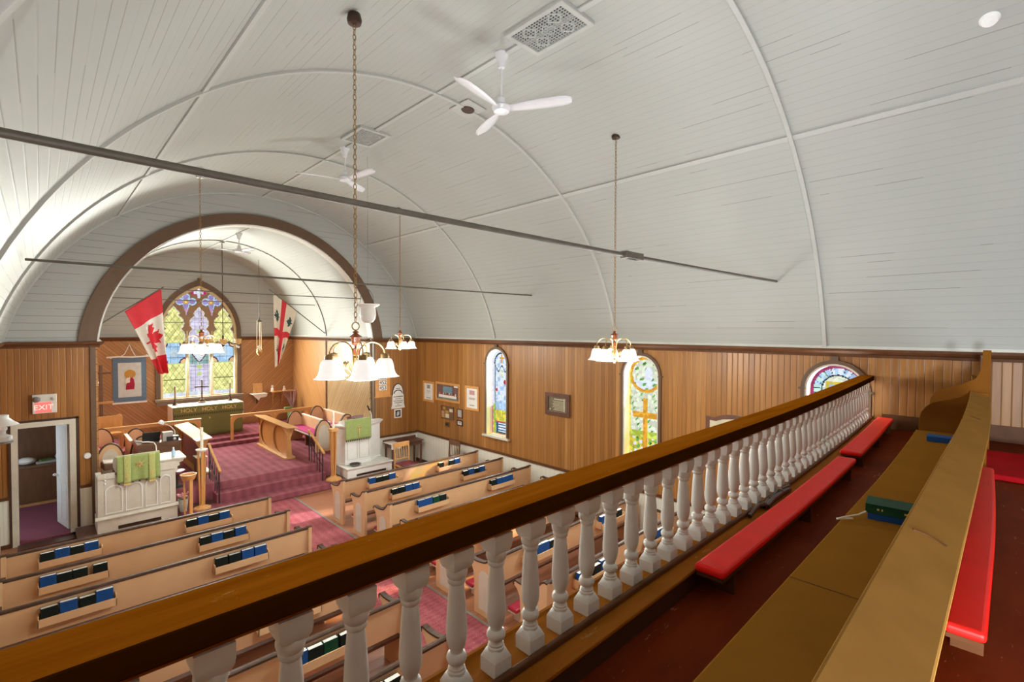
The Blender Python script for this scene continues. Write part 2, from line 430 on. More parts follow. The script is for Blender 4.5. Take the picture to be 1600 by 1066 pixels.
        if bevel:
            md = o.modifiers.new('Bevel', 'BEVEL'); md.width = bevel; md.segments = seg; md.limit_method = 'ANGLE'
        if subsurf:
            md = o.modifiers.new('Subdivision', 'SUBSURF'); md.levels = subsurf; md.render_levels = subsurf
        return o

def thing(name, label, cat, loc, group=None):
    o = bpy.data.objects.new(name, None); COL.objects.link(o); o.location = loc
    o.empty_display_size = 0.1
    return tag(o, label, cat, group)
def tag(o, label, cat, group=None):
    o['label'] = label; o['category'] = cat
    if group: o['group'] = group
    return o
def struct(o, label=None, cat=None):
    o['kind'] = 'structure'
    if label: o['label'] = label
    if cat: o['category'] = cat
    return o
def dup(o, loc=None, label=None, group=None, parent=None):
    c = o.copy(); COL.objects.link(c)
    if parent is not None: c.parent = parent
    if loc is not None: c.location = loc
    if label: c['label'] = label
    if group: c['group'] = group
    for ch in [x for x in o.children]: dup(ch, None, None, None, c)
    return c
def text_part(name, body, size, origin, ax, ay, mat, parent=None, extrude=0.003, align='CENTER', label=None):
    """lettering as real mesh: ax = reading direction, ay = up direction"""
    cu = bpy.data.curves.new(name, 'FONT'); cu.body = body; cu.size = size; cu.extrude = extrude
    cu.align_x = align; cu.align_y = 'CENTER'
    to = bpy.data.objects.new(name + '_tmp', cu); COL.objects.link(to)
    bpy.context.view_layer.update()
    me = bpy.data.meshes.new_from_object(to.evaluated_get(bpy.context.evaluated_depsgraph_get()))
    bpy.data.objects.remove(to); me.name = name
    ax, ay = Vector(ax).normalized(), Vector(ay).normalized(); az = ax.cross(ay)
    m3 = Matrix((ax, ay, az)).transposed()
    org = Vector(origin); base = Vector((0, 0, 0)); p = parent
    while p is not None: base += p.location; p = p.parent
    for v in me.vertices: v.co = m3 @ v.co + org - base
    me.materials.clear(); me.materials.append(M[mat])
    o = bpy.data.objects.new(name, me); COL.objects.link(o)
    if parent is not None: o.parent = parent
    return o

XZ = lambda a, b, d: (a, d, b)      # plane facing along y
YZ = lambda a, b, d: (d, a, b)      # plane facing along x
def arc(cx, cz, r, a0, a1, n):
    return [(cx + r * math.cos(a0 + (a1 - a0) * i / n), cz + r * math.sin(a0 + (a1 - a0) * i / n)) for i in range(n + 1)]
# ------------------------------------------------------------------ room shell
XL, XR, YF, YB = -0.53, 7.82, 12.02, -4.3
CEN = 3.60                                   # chancel centre line

def seg_box(mb, x0, x1, y0, y1, z0, z1, n=24):
    xs = [x0 + (x1 - x0) * i / n for i in range(n + 1)]
    vs = []; fs = []
    for x in xs: vs += [(x, y0, z0), (x, y1, z0), (x, y1, z1), (x, y0, z1)]
    for i in range(n):
        a, b = 4 * i, 4 * i + 4
        for k in range(4): fs.append((a + k, a + (k + 1) % 4, b + (k + 1) % 4, b + k))
    fs += [(0, 1, 2, 3), (4 * n + 3, 4 * n + 2, 4 * n + 1, 4 * n)]
    return mb.add(vs, fs)

struct(MB().box(XL - 0.1, XR + 0.1, YB, YF, -0.12, 0).build('floor', 'floor'))
struct(MB().box(0.42, 6.66, 11.26, 11.94, 0, 0.138).build('floor_step', 'floor_dk'))
struct(MB().box(1.95, 5.30, 11.25, 11.62, 0.01, 0.145).build('floor_carpet_step', 'carpet', bevel=0.015))
struct(MB().box(2.62, 4.96, 11.60, 11.94, 0.12, 0.325).build('floor_carpet_step', 'carpet', bevel=0.015))
struct(MB().box(0.74, 6.46, 11.93, 15.55, 0.10, 0.485).build('floor_platform', 'carpet', bevel=0.012))
struct(MB().box(0.78, 6.42, 15.50, 15.85, 0.30, 0.585).build('floor_carpet_step', 'carpet', bevel=0.012))
struct(MB().box(0.78, 6.42, 15.80, 17.75, 0.30, 0.670).build('floor_sanctuary', 'carpet', bevel=0.012))

def arch_hole(c, hw, z0, spring, n=20):
    return [(c - hw, z0), (c + hw, z0)] + arc(c, spring, hw, 0, PI, n)
WINS = [(8.573, 'w1'), (4.690, 'w2'), (1.690, 'w3')]
HW, SPR = 0.365, 2.99
struct(MB().prism([(YB, 0.88), (YF + 0.15, 0.88), (YF + 0.15, 3.66), (YB, 3.66)], YZ, XR, XR + 0.2,
       [arch_hole(c, HW, 1.25, SPR) for c, _ in WINS]).build('wall_right', 'wall_y'))
struct(MB().box(XR, XR + 0.2, YB, YF + 0.15, -0.05, 0.88).build('wall_right_wainscot', 'wains'))
LW = [8.573, 4.690, -0.7, -2.9]
struct(MB().prism([(YB, 0.88), (YF + 0.15, 0.88), (YF + 0.15, 3.66), (YB, 3.66)], YZ, XL - 0.2, XL,
       [arch_hole(c, HW, 1.25, SPR) for c in LW]).build('wall_left', 'wall_y'))
struct(MB().box(XL - 0.2, XL, YB, YF + 0.15, -0.05, 0.88).build('wall_left_wainscot', 'wains'))
prof = [(CX + (R_V + 0.02) * math.cos(a), CZ_V + (R_V + 0.02) * math.sin(a)) for a in [math.radians(12 + 156 * i / 40) for i in range(41)]]
struct(MB().prism([(XL - 0.2, -0.1), (XR + 0.2, -0.1), (XR + 0.2, 3.5)] + prof + [(XL - 0.2, 3.5)], XZ, YB - 0.15, YB).build('wall_rear', 'wall_x'))

# front wall: boarded piers, white boarded gable round the chancel arch
struct(MB().prism([(XL - 0.2, 0.86), (-0.30, 0.86), (-0.30, 2.06), (0.364, 2.06), (0.364, 0.86), (0.74, 0.86), (0.74, 3.52), (XL - 0.2, 3.52)],
       XZ, YF, YF + 0.15).build('wall_front', 'wall_x'))
mb = MB().box(XL - 0.2, -0.30, YF, YF + 0.15, 0, 0.86); mb.box(0.364, 0.74, YF, YF + 0.15, 0, 0.86); mb.box(6.46, XR + 0.2, YF, YF + 0.15, 0, 0.86)
struct(mb.build('wall_front_wainscot', 'wains'))
struct(MB().box(6.46, XR + 0.2, YF, YF + 0.15, 0.86, 3.52).build('wall_front_pier', 'wall_x'))
ARC_I = arc(CEN, 3.32, 2.848, math.radians(5), math.radians(175), 60)
ARC_O = arc(CEN, 3.27, 3.12, math.radians(5.5), math.radians(174.5), 60)
struct(MB().prism([(XL - 0.1, 3.5)] + [(CEN - 2.84, 3.5)] + list(reversed(ARC_I)) + [(CEN + 2.84, 3.5), (XR + 0.1, 3.5)] + prof, XZ, YF, YF + 0.15).build('wall_front_gable', 'ceil_h'))
struct(MB().prism([(CEN - 3.11, 3.52), (CEN - 2.84, 3.52)] + list(reversed(ARC_I)) + [(CEN + 2.84, 3.52), (CEN + 3.11, 3.52)] + ARC_O, XZ, YF - 0.05, YF + 0.02).build('trim_1', 'arch', bevel=0.008))
A2 = arc(CEN, 3.32, 2.815, math.radians(4), math.radians(176), 60)
struct(MB().prism([(CEN - 2.838, 3.52), (CEN - 2.81, 3.52)] + list(reversed(A2)) + [(CEN + 2.81, 3.52), (CEN + 2.838, 3.52)] + arc(CEN, 3.32, 2.842, math.radians(4), math.radians(176), 60), XZ, YF - 0.035, YF + 0.22).build('trim_2', 'white'))

# chancel shell
struct(MB().box(0.63, 0.78, YF + 0.1, 17.9, 0.3, 3.52).build('wall_chancel_left', 'diag_s1'))
struct(MB().box(6.42, 6.57, 14.94, 17.9, 0.3, 3.52).build('wall_chancel_right', 'diag_s1'))
struct(MB().box(6.42, 6.57, YF + 0.14, 14.94, 0.3, 3.52).build('wall_chancel_screen', 'diag_s2'))
struct(MB().box(6.40, 6.44, 14.90, 14.98, 0.48, 3.47).build('trim_3', 'brown'))
def gothic(c, hw, spring, apex, n=16):
    h = apex - spring; R = (h * h + hw * hw) / (2 * hw); a1 = math.atan2(h, R - hw)
    right = [(c + hw - R + R * math.cos(a1 * i / n), spring + R * math.sin(a1 * i / n)) for i in range(n + 1)]
    return right + [(2 * c - x, z) for x, z in reversed(right[:-1])]
GH, GZ0, GS, GA = 1.06, 1.72, 3.69, 5.22
YA = 17.75
struct(MB().prism([(0.7, 0.3), (CEN, 0.3), (CEN, GZ0), (CEN - GH, GZ0), (CEN - GH, 3.52), (0.7, 3.52)], XZ, YA, YA + 0.2).build('wall_chancel_back', 'diag_l'))
struct(MB().prism([(CEN, 0.3), (6.5, 0.3), (6.5, 3.52), (CEN + GH, 3.52), (CEN + GH, GZ0), (CEN, GZ0)], XZ, YA, YA + 0.2).build('wall_chancel_back', 'diag_r'))
CV = arc(CEN, 3.373, 2.85, math.radians(2), math.radians(178), 48)
struct(MB().prism([(0.72, 3.52), (CEN - GH, 3.52)] + list(reversed(gothic(CEN, GH, GS, GA))) + [(CEN + GH, 3.52), (6.48, 3.52)] + CV, XZ, YA, YA + 0.2).build('wall_chancel_gable', 'ceil_h'))

def vault(name, cx, cz, r, a0, a1, y0, y1, n=64, ny=24):
    vs = []; fs = []; uv = []
    for j in range(ny + 1):
        y = y0 + (y1 - y0) * j / ny
        for i in range(n + 1):
            a = a0 + (a1 - a0) * i / n
            vs.append((cx + r * math.cos(a), y, cz + r * math.sin(a))); uv.append((a * r, y))
    for j in range(ny):
        for i in range(n):
            p = j * (n + 1) + i; fs.append((p, p + 1, p + n + 2, p + n + 1))
    mb = MB(); mb.add(vs, fs)
    return struct(mb.build(name, 'ceil', smooth=True, uv=uv))
vault('ceiling', CX, CZ_V, R_V, math.radians(11.5), math.radians(168.5), YB, YF + 0.02)
vault('ceiling_chancel', CEN, 3.373, 2.83, math.radians(2), math.radians(178), YF + 0.05, YA + 0.02, 48, 10)
def rib(n, cx, cz, r, y, w, t, a0, a1, mat='white'):
    o = arc(cx, cz, r + 0.005, a0, a1, 60); i = arc(cx, cz, r - t, a0, a1, 60)
    return struct(MB().prism(o + list(reversed(i)), XZ, y - w / 2, y + w / 2).build('trim_%d' % n, mat, bevel=0.006))
M['ribw'] = plain('rib paint', (0.47, 0.475, 0.45), 0.45, var=0.03)
for k, y in enumerate((1.81, 5.20, 8.60, 11.98, -1.6)):
    rib(4 + k, CX, CZ_V, R_V, y, 0.05, 0.028, math.radians(13), math.radians(167), 'ribw')
rib(9, CEN, 3.373, 2.83, 14.93, 0.05, 0.03, math.radians(4), math.radians(176), 'ribw')
for k, ang in enumerate((89.4, 53.6, 127.0)):
    a = math.radians(ang); c = (CX + (R_V - 0.006) * math.cos(a), CZ_V + (R_V - 0.006) * math.sin(a))
    b = MB(); b.obox((c[0], (YB + YF) / 2, c[1]), (0.03, (YF - YB) / 2, 0.012), Matrix.Rotation(-(a - PI / 2), 3, 'Y'))
    struct(b.build('trim_%d' % (10 + k), 'ribw'))
struct(MB().box(CEN - 0.03, CEN + 0.03, YF + 0.1, YA, 6.185, 6.203).build('trim_13', 'ribw'))

# cornices and chair rails
def cornice_y(n, x, sgn, y0, y1):
    b = MB()
    b.prism([(0, 3.455), (0.035, 3.455), (0.04, 3.49), (0.075, 3.505), (0.10, 3.535), (0.105, 3.565), (0, 3.565)], lambda a, z, d: (x - sgn * a, d, z), y0, y1)
    struct(b.build('trim_%d' % n, 'brown'))
    struct(MB().prism([(0, 3.565), (0.07, 3.565), (0.045, 3.60), (0, 3.61)], lambda a, z, d: (x - sgn * a, d, z), y0, y1).build('trim_%d' % (n + 1), 'white'))
def cornice_x(n, y, x0, x1):
    struct(MB().prism([(0, 3.455), (0.035, 3.455), (0.04, 3.49), (0.075, 3.505), (0.10, 3.535), (0.105, 3.565), (0, 3.565)], lambda a, z, d: (d, y - a, z), x0, x1).build('trim_%d' % n, 'brown'))
cornice_y(14, XR, 1, YB, YF); cornice_y(16, XL, -1, YB, YF)
cornice_x(18, YF, XL, CEN - 2.80); cornice_x(19, YF, CEN + 2.80, XR)
cornice_x(20, YA, 0.78, CEN - 1.16); cornice_x(21, YA, CEN + 1.16, 6.42)
cornice_y(22, 0.78, -1, YF + 0.1, YA); cornice_y(24, 6.42, 1, YF + 0.1, YA)
b = MB().box(XR - 0.03, XR, 1.35, YF, 0.855, 0.905); struct(b.build('trim_26', 'brown'))
struct(MB().box(6.46, XR, YF - 0.03, YF, 0.835, 0.885).build('trim_27', 'brown'))
struct(MB().box(XL, -0.40, YF - 0.03, YF, 0.84, 0.89).build('trim_28', 'brown'))
struct(MB().box(0.50, 0.70, YF - 0.03, YF, 0.84, 0.89).build('trim_29', 'brown'))
struct(MB().box(0.665, 0.745, YF - 0.035, YF + 0.16, 0.14, 3.47).build('trim_30', 'arch'))
struct(MB().box(6.455, 6.50, YF - 0.03, YF + 0.16, 0.14, 3.47).build('trim_31', 'arch'))
struct(MB().box(XR - 0.03, XR, YF - 0.03, YF, 0.9, 3.46).build('trim_32', 'wall_x'))
struct(MB().box(XL, -0.40, YF - 0.02, YF, 0.0, 0.07).build('baseboard_front', 'brown'))
struct(MB().box(XR - 0.02, XR, 1.35, YF, 0, 0.10).build('baseboard_right', 'dkbrown'))

# side room behind the open door
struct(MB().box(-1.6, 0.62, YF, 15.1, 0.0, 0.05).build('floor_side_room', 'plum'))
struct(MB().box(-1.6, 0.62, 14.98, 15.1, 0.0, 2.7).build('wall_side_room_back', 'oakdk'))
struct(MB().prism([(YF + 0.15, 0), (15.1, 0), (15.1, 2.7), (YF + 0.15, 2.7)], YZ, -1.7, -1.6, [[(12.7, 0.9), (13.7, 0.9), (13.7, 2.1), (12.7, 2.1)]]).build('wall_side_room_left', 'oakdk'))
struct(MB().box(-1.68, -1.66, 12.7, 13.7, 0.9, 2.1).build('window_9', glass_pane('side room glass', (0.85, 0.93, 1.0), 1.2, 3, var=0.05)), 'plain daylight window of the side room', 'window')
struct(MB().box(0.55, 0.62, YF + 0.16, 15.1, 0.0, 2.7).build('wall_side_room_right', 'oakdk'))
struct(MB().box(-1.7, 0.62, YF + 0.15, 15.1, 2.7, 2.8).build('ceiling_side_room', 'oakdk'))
struct(MB().box(-0.32, 0.40, 11.72, YF, 0.0, 0.022).build('floor_threshold', 'floor_dk'))

d = thing('door_1', 'cream framed doorway with a door standing open into a dark side room', 'door', (0.03, YF, 0)); d['kind'] = 'structure'
b = MB().box(-0.385, -0.30, YF - 0.03, YF + 0.17, 0.0, 2.145); b.box(0.364, 0.452, YF - 0.03, YF + 0.17, 0.13, 2.145); b.box(-0.385, 0.452, YF - 0.032, YF + 0.17, 2.06, 2.15)
b.build('frame', 'cream', d)
b = MB().box(-0.42, -0.385, YF - 0.025, YF, 0.0, 2.19); b.box(0.452, 0.495, YF - 0.025, YF, 0.13, 2.19); b.box(-0.42, 0.495, YF - 0.025, YF, 2.15, 2.19)
b.build('casing_edge', 'dkbrown', d)
p, q = Vector((0.355, 12.19, 0)), Vector((0.215, 12.83, 0)); t = (q - p).normalized(); nrm = Vector((t.y, -t.x, 0)); rot = Matrix((t, nrm, Vector((0, 0, 1)))).transposed()
b = MB(); b.obox((p + q) / 2 + Vector((0, 0, 1.06)), (0.328, 0.02, 0.99), rot)
leaf = b.build('door_leaf', 'white', d, bevel=0.004)
for (u0, u1, z0, z1) in ((0.06, 0.29, 0.2, 0.86), (0.37, 0.60, 0.2, 0.86), (0.06, 0.29, 1.06, 1.95), (0.37, 0.60, 1.06, 1.95)):
    b = MB()
    for s in (-1, 1):
        c = p + t * ((u0 + u1) / 2) + nrm * s * 0.021 + Vector((0, 0, (z0 + z1) / 2))
        b.obox(c, ((u1 - u0) / 2, 0.004, (z1 - z0) / 2), rot)
    b.build('door_panel', 'milk', leaf, bevel=0.003)
b = MB(); b.sphere(p + t * 0.60 + nrm * -0.06 + Vector((0, 0, 1.0)), 0.028, 12); b.build('knob', 'milk', leaf, smooth=True)

# windows on the pulpit-side wall ----------------------------------------
def pane_grid(c, hw, z0, spring, fn, step=0.0135):
    """leaded panes: one mesh, each small piece of glass gets its own colour"""
    b = MB(); ny = int(2 * hw / step) + 1; nz = int((spring + hw - z0) / step) + 1
    for i in range(ny):
        for j in range(nz):
            y = c - hw + i * step; z = z0 + j * step; ym, zm = y + step / 2, z + step / 2
            if zm > spring and (ym - c) ** 2 + (zm - spring) ** 2 > (hw + step) ** 2: continue
            b.cm = fn((ym - c) / hw, zm, (ym - c))
            b.add([(XR + 0.165, y, z), (XR + 0.165, y + step, z), (XR + 0.165, y + step, z + step), (XR + 0.165, y, z + step)], [(0, 1, 2, 3)])
    return b
GL = {}
GS_ = 1.1
for nm, col, cell, var in (('white', (0.88, 0.93, 1.0), 15, 0.12), ('sky', (0.55, 0.74, 1.0), 15, 0.3), ('blue', (0.10, 0.28, 0.80), 18, 0.5), ('yellow', (1.0, 0.78, 0.10), 13, 0.4),
                           ('green', (0.24, 0.62, 0.14), 20, 0.7), ('lime', (0.72, 0.85, 0.12), 14, 0.4), ('red', (0.85, 0.10, 0.14), 20, 0.4), ('orange', (0.95, 0.45, 0.05), 14, 0.3),
                           ('pale', (0.92, 0.94, 0.72), 16, 0.3), ('lilac', (0.78, 0.74, 0.96), 16, 0.3), ('mint', (0.66, 0.92, 0.80), 16, 0.25), ('wine', (0.42, 0.06, 0.16), 16, 0.3),
                           ('dark', (0.03, 0.05, 0.07), 16, 0.2), ('ink', (0.06, 0.14, 0.22), 30, 0.4)):
    GL[nm] = glass_pane('glass ' + nm, col, GS_, cell, var=var)
GN = list(GL); GI = {n: i for i, n in enumerate(GN)}
def leadarc(x, z, cx, cz, r, w): return abs(math.hypot(x - cx, z - cz) - r) < w
def w1f(u, z, dy):
    zt = 3.355 - z
    if abs(u) > 0.90 or (z > SPR and math.hypot(dy, z - SPR) > HW * 0.90): return GI['wine'] if z < 1.95 else GI['lilac']
    if 0.68 < abs(u) < 0.75 and z < SPR: return GI['dark'] if z > 2.1 else GI['green']
    if z > SPR and leadarc(dy, z, 0, SPR, HW * 0.71, 0.018): return GI['dark']
    if abs(u) > 0.75 or (z > SPR and math.hypot(dy, z - SPR) > HW * 0.72):
        return GI['white'] if z > 2.0 else (GI['lime'] if z > 1.55 else GI['yellow'])
    if abs(dy) < 0.022 and 3.0 < z < 3.22 or (abs(z - 3.13) < 0.02 and abs(dy) < 0.085): return GI['orange']
    if abs(z - 2.87 - 0.07 * math.cos(dy * 26)) < 0.016: return GI['dark']
    if 2.62 < z < 2.85 and math.hypot(dy, (z - 2.76) * 0.8) < 0.075: return GI['pale']
    if math.hypot(dy + 0.12, z - 2.55) < 0.06 or math.hypot(dy - 0.18, z - 2.35) < 0.04: return GI['red']
    if z > 2.08: return GI['white'] if (int(z * 9) + int(dy * 14)) % 3 else GI['sky']
    if z > 1.86: return GI['sky']
    if z > 1.60: return GI['lime'] if math.sin(dy * 40 + z * 30) > 0.75 else GI['yellow']
    if z > 1.565: return GI['red']
    if z < 1.30: return GI['orange']
    if dy > 0.2: return GI['lime']
    return GI['ink'] if (int((z - 1.30) / 0.0325)) % 2 == 0 or dy > 0.12 else GI['white']
def w2f(u, z, dy):
    if abs(u) > 0.90: return GI['yellow']
    if leadarc(dy, z, 0, SPR + 0.0, HW * 0.84, 0.03): return GI['orange']
    if math.hypot(dy, z - SPR) < HW * 0.84:
        if math.hypot(dy + 0.06, (z - SPR) * 0.55) < 0.08: return GI['white']
        if math.hypot(dy - 0.09, z - SPR + 0.0) < 0.07: return GI['pale']
        return GI['green'] if math.sin(dy * 30 + z * 17) * math.sin(z * 33) > 0.45 else (GI['white'] if z < SPR - 0.12 else GI['pale'])
    if z > SPR: return GI['pale']
    if abs(dy) < 0.045 and z < 2.55: return GI['orange']
    if abs(z - 2.24) < 0.05 and abs(u) < 0.80: return GI['orange']
    if 1.82 < z < 1.95: return GI['lime']
    if z >= 1.95: return GI['green'] if math.sin(dy * 37 + z * 21) * math.sin(z * 29 + dy * 11) > 0.72 else GI['pale']
    if z > 1.45:
        s = math.sin(dy * 33 + z * 19) * math.sin(z * 27 - dy * 15)
        return GI['green'] if s > 0.25 and abs(dy) < 0.25 else (GI['white'] if s < -0.45 else GI['yellow'])
    return GI['yellow']
def w3f(u, z, dy):
    r = math.hypot(dy, max(0, z - SPR)) / HW
    if r > 0.93: return GI['lilac']
    if r > 0.80: return GI['wine']
    if 0.50 < r < 0.56: return GI['dark']
    if r >= 0.56:
        a = math.atan2(max(0, z - SPR), dy) if z > SPR else z * 3
        return GI['dark'] if abs((a * 3.2) % 1) < 0.07 and r > 0.58 else (GI['sky'] if int(a * 5) % 2 else GI['mint'] if dy > 0.1 else GI['white'])
    zz = z - SPR
    if math.hypot(dy + 0.05, zz - 0.02) < 0.035: return GI['white']
    if math.hypot(dy - 0.03, zz + 0.05) < 0.05: return GI['red']
    if abs(dy) < 0.11 and -0.2 < zz < 0.065: return GI['blue'] if math.sin(zz * 70 + dy * 20) > -0.2 else GI['sky']
    if abs(dy) < 0.14 and -0.22 < zz < 0.10: return GI['yellow']
    return GI['pale'] if zz > 0 else GI['white']
for k, ((c, _), fn) in enumerate(zip(WINS, (w1f, w2f, w3f))):
    lab = ['arched stained glass window with blue sky over a yellow field, beside the framed papers',
           'arched stained glass window with an orange cross and green leaves on pale glass',
           'arched stained glass window with a wine red border, behind the gallery handrail'][k]
    w = thing('window_%d' % (k + 1), lab, 'window', (XR, c, 1.25)); w['kind'] = 'structure'
    outer = arch_hole(c, HW + 0.048, 1.27, SPR); inner = arch_hole(c, HW, 1.27, SPR)
    def strip(i, o): return [(i[0]), (o[0])] 
    O = [(c + HW + 0.048, 1.27)] + arc(c, SPR, HW + 0.048, 0, PI, 28) + [(c - HW - 0.048, 1.27)]
    I = [(c + HW - 0.004, 1.27)] + arc(c, SPR, HW - 0.004, 0, PI, 28) + [(c - HW + 0.004, 1.27)]
    b = MB().prism(O + list(reversed(I)), YZ, XR - 0.035, XR + 0.01); b.box(XR - 0.05, XR, c - 0.045, c + 0.045, 3.385, 3.455)
    b.box(XR - 0.045, XR, c + HW - 0.01, c + HW + 0.075, SPR - 0.012, SPR + 0.012); b.box(XR - 0.045, XR, c - HW - 0.075, c - HW + 0.01, SPR - 0.012, SPR + 0.012)
    b.build('window_casing', 'arch', w, bevel=0.006)
    J = [(c + HW - 0.03, 1.27)] + arc(c, SPR, HW - 0.03, 0, PI, 28) + [(c - HW + 0.03, 1.27)]
    I2 = [(c + HW - 0.001, 1.27)] + arc(c, SPR, HW - 0.001, 0, PI, 28) + [(c - HW + 0.001, 1.27)]
    MB().prism(I2 + list(reversed(J)), YZ, XR - 0.02, XR + 0.17).build('window_jamb', 'white', w)
    MB().box(XR - 0.075, XR + 0.17, c - HW - 0.10, c + HW + 0.10, 1.215, 1.262).build('window_sill', 'cream', w, bevel=0.01)
    pane_grid(c, HW - 0.025, 1.27, SPR, fn).build('window_pane', [GL[n] for n in GN], w, auto=False)
for k, c in enumerate(LW):                         # unseen windows added in the opposite wall to light the room
    w = thing('window_%d' % (k + 5), 'unseen arched amber and white leaded window added beside the camera for light', 'window', (XL, c, 1.25)); w['kind'] = 'structure'
    hp = arch_hole(c, HW, 1.25, SPR)
    MB().prism(hp, YZ, XL - 0.15, XL - 0.145).build('window_pane', GL['white'], w)
    O = [(c + HW + 0.048, 1.25)] + arc(c, SPR, HW + 0.048, 0, PI, 20) + [(c - HW - 0.048, 1.25)]
    I = [(c + HW - 0.004, 1.25)] + arc(c, SPR, HW - 0.004, 0, PI, 20) + [(c - HW + 0.004, 1.25)]
    MB().prism(O + list(reversed(I)), YZ, XL - 0.01, XL + 0.035).build('window_casing', 'arch', w)

# altar window ---------------------------------------------------------------
w = thing('window_4', 'pointed stained glass window of three yellow and lavender lights above the altar', 'window', (CEN, YA, 1.6)); w['kind'] = 'structure'
def frame_ring(hw0, ap0, hw1, ap1, y0, y1, name, mat, z0=1.70):
    O = [(CEN + hw0, z0)] + gothic(CEN, hw0, GS, ap0, 20) + [(CEN - hw0, z0)]
    I = [(CEN + hw1, z0)] + gothic(CEN, hw1, GS, ap1, 20) + [(CEN - hw1, z0)]
    return MB().prism(O + list(reversed(I)), XZ, y0, y1).build(name, mat, w, bevel=0.006)
frame_ring(1.155, 5.345, 1.03, 5.16, YA - 0.045, YA + 0.01, 'window_casing', 'arch')
frame_ring(1.045, 5.19, 0.965, 5.075, YA - 0.01, YA + 0.14, 'window_jamb', 'jamb')
MB().box(CEN - 0.05, CEN + 0.05, YA - 0.06, YA, 5.30, 5.40).build('keystone', 'arch', w, bevel=0.005)
b = MB().box(CEN - 1.19, CEN + 1.21, YA - 0.14, YA + 0.1, 1.62, 1.70); b.box(CEN - 1.15, CEN + 1.17, YA - 0.08, YA, 1.50, 1.62)
b.build('window_sill', 'taupe', w, bevel=0.01)
AG = {}
AG['yel'] = glass_pane('altar yellow quarries', (0.95, 0.90, 0.32), 1.2, 9, ('d', 0.155, 0.24, 0.055), (0.10, 0.10, 0.04), 0.28, 0.05, 'xz')
AG['lav'] = glass_pane('altar lavender glass', (0.78, 0.70, 0.86), 1.2, 9, ('g', 0.115, 0.115, 0.06), (0.16, 0.10, 0.2), 0.25, 0.03, 'xz')
AG['lblue'] = glass_pane('altar sky blue', (0.50, 0.72, 0.95), 1.2, 6, ('g', 0.19, 0.33, 0.05), (0.12, 0.2, 0.3), 0.25, 0, 'xz')
AG['teal'] = glass_pane('altar teal', (0.45, 0.68, 0.62), 0.9, 8, ('g', 0.2, 0.12, 0.06), (0.1, 0.15, 0.15), 0.3, 0, 'xz')
for n, c in (('cream', (1.0, 0.93, 0.68)), ('plum', (0.14, 0.02, 0.045)), ('peach', (0.95, 0.62, 0.32)), ('purple', (0.42, 0.32, 0.66)), ('qblue', (0.62, 0.88, 1.0)), ('pinkg', (0.80, 0.40, 0.62)),
             ('or', (0.85, 0.45, 0.08)), ('wht', (0.95, 0.97, 1.0)), ('rd', (0.62, 0.04, 0.16)), ('lead', (0.05, 0.05, 0.03)), ('ygreen', (0.72, 0.85, 0.30)), ('floral', (0.75, 0.85, 0.85))):
    AG[n] = glass_pane('altar ' + n, c, 0.95, 14, None, var=0.2)
AN = list(AG); AI = {n: i for i, n in enumerate(AN)}
HWT = [(0, 0), (.13, .32), (.22, .56), (.29, .42), (.36, .70), (.44, .86), (.54, .90), (.63, .84), (.71, .64), (.79, .88), (.91, 1.0), (9, 1.0)]
def hwt(d):
    for (a, x), (b_, y) in zip(HWT, HWT[1:]):
        if a <= d < b_: return x + (y - x) * (d - a) / (b_ - a)
    return 0
LAN = [(2.93, 0.305, 'A'), (3.60, 0.295, 'B'), (4.27, 0.305, 'C')]
def quat(dx, dz):
    best = 9
    for lx, lz, r in ((0, 0.15, 0.105), (-0.165, 0.0, 0.115), (0.165, 0.0, 0.115), (0, 0, 0.13)):
        best = min(best, math.hypot(dx - lx, dz - lz) / r)
    if dz < 0: best = min(best, max(abs(dx) / max(0.02, 0.125 * (1 + dz / 0.42) * (1.0 if dz > -0.22 else 1.0)), 0.0 if dz > -0.42 else 9))
    return best
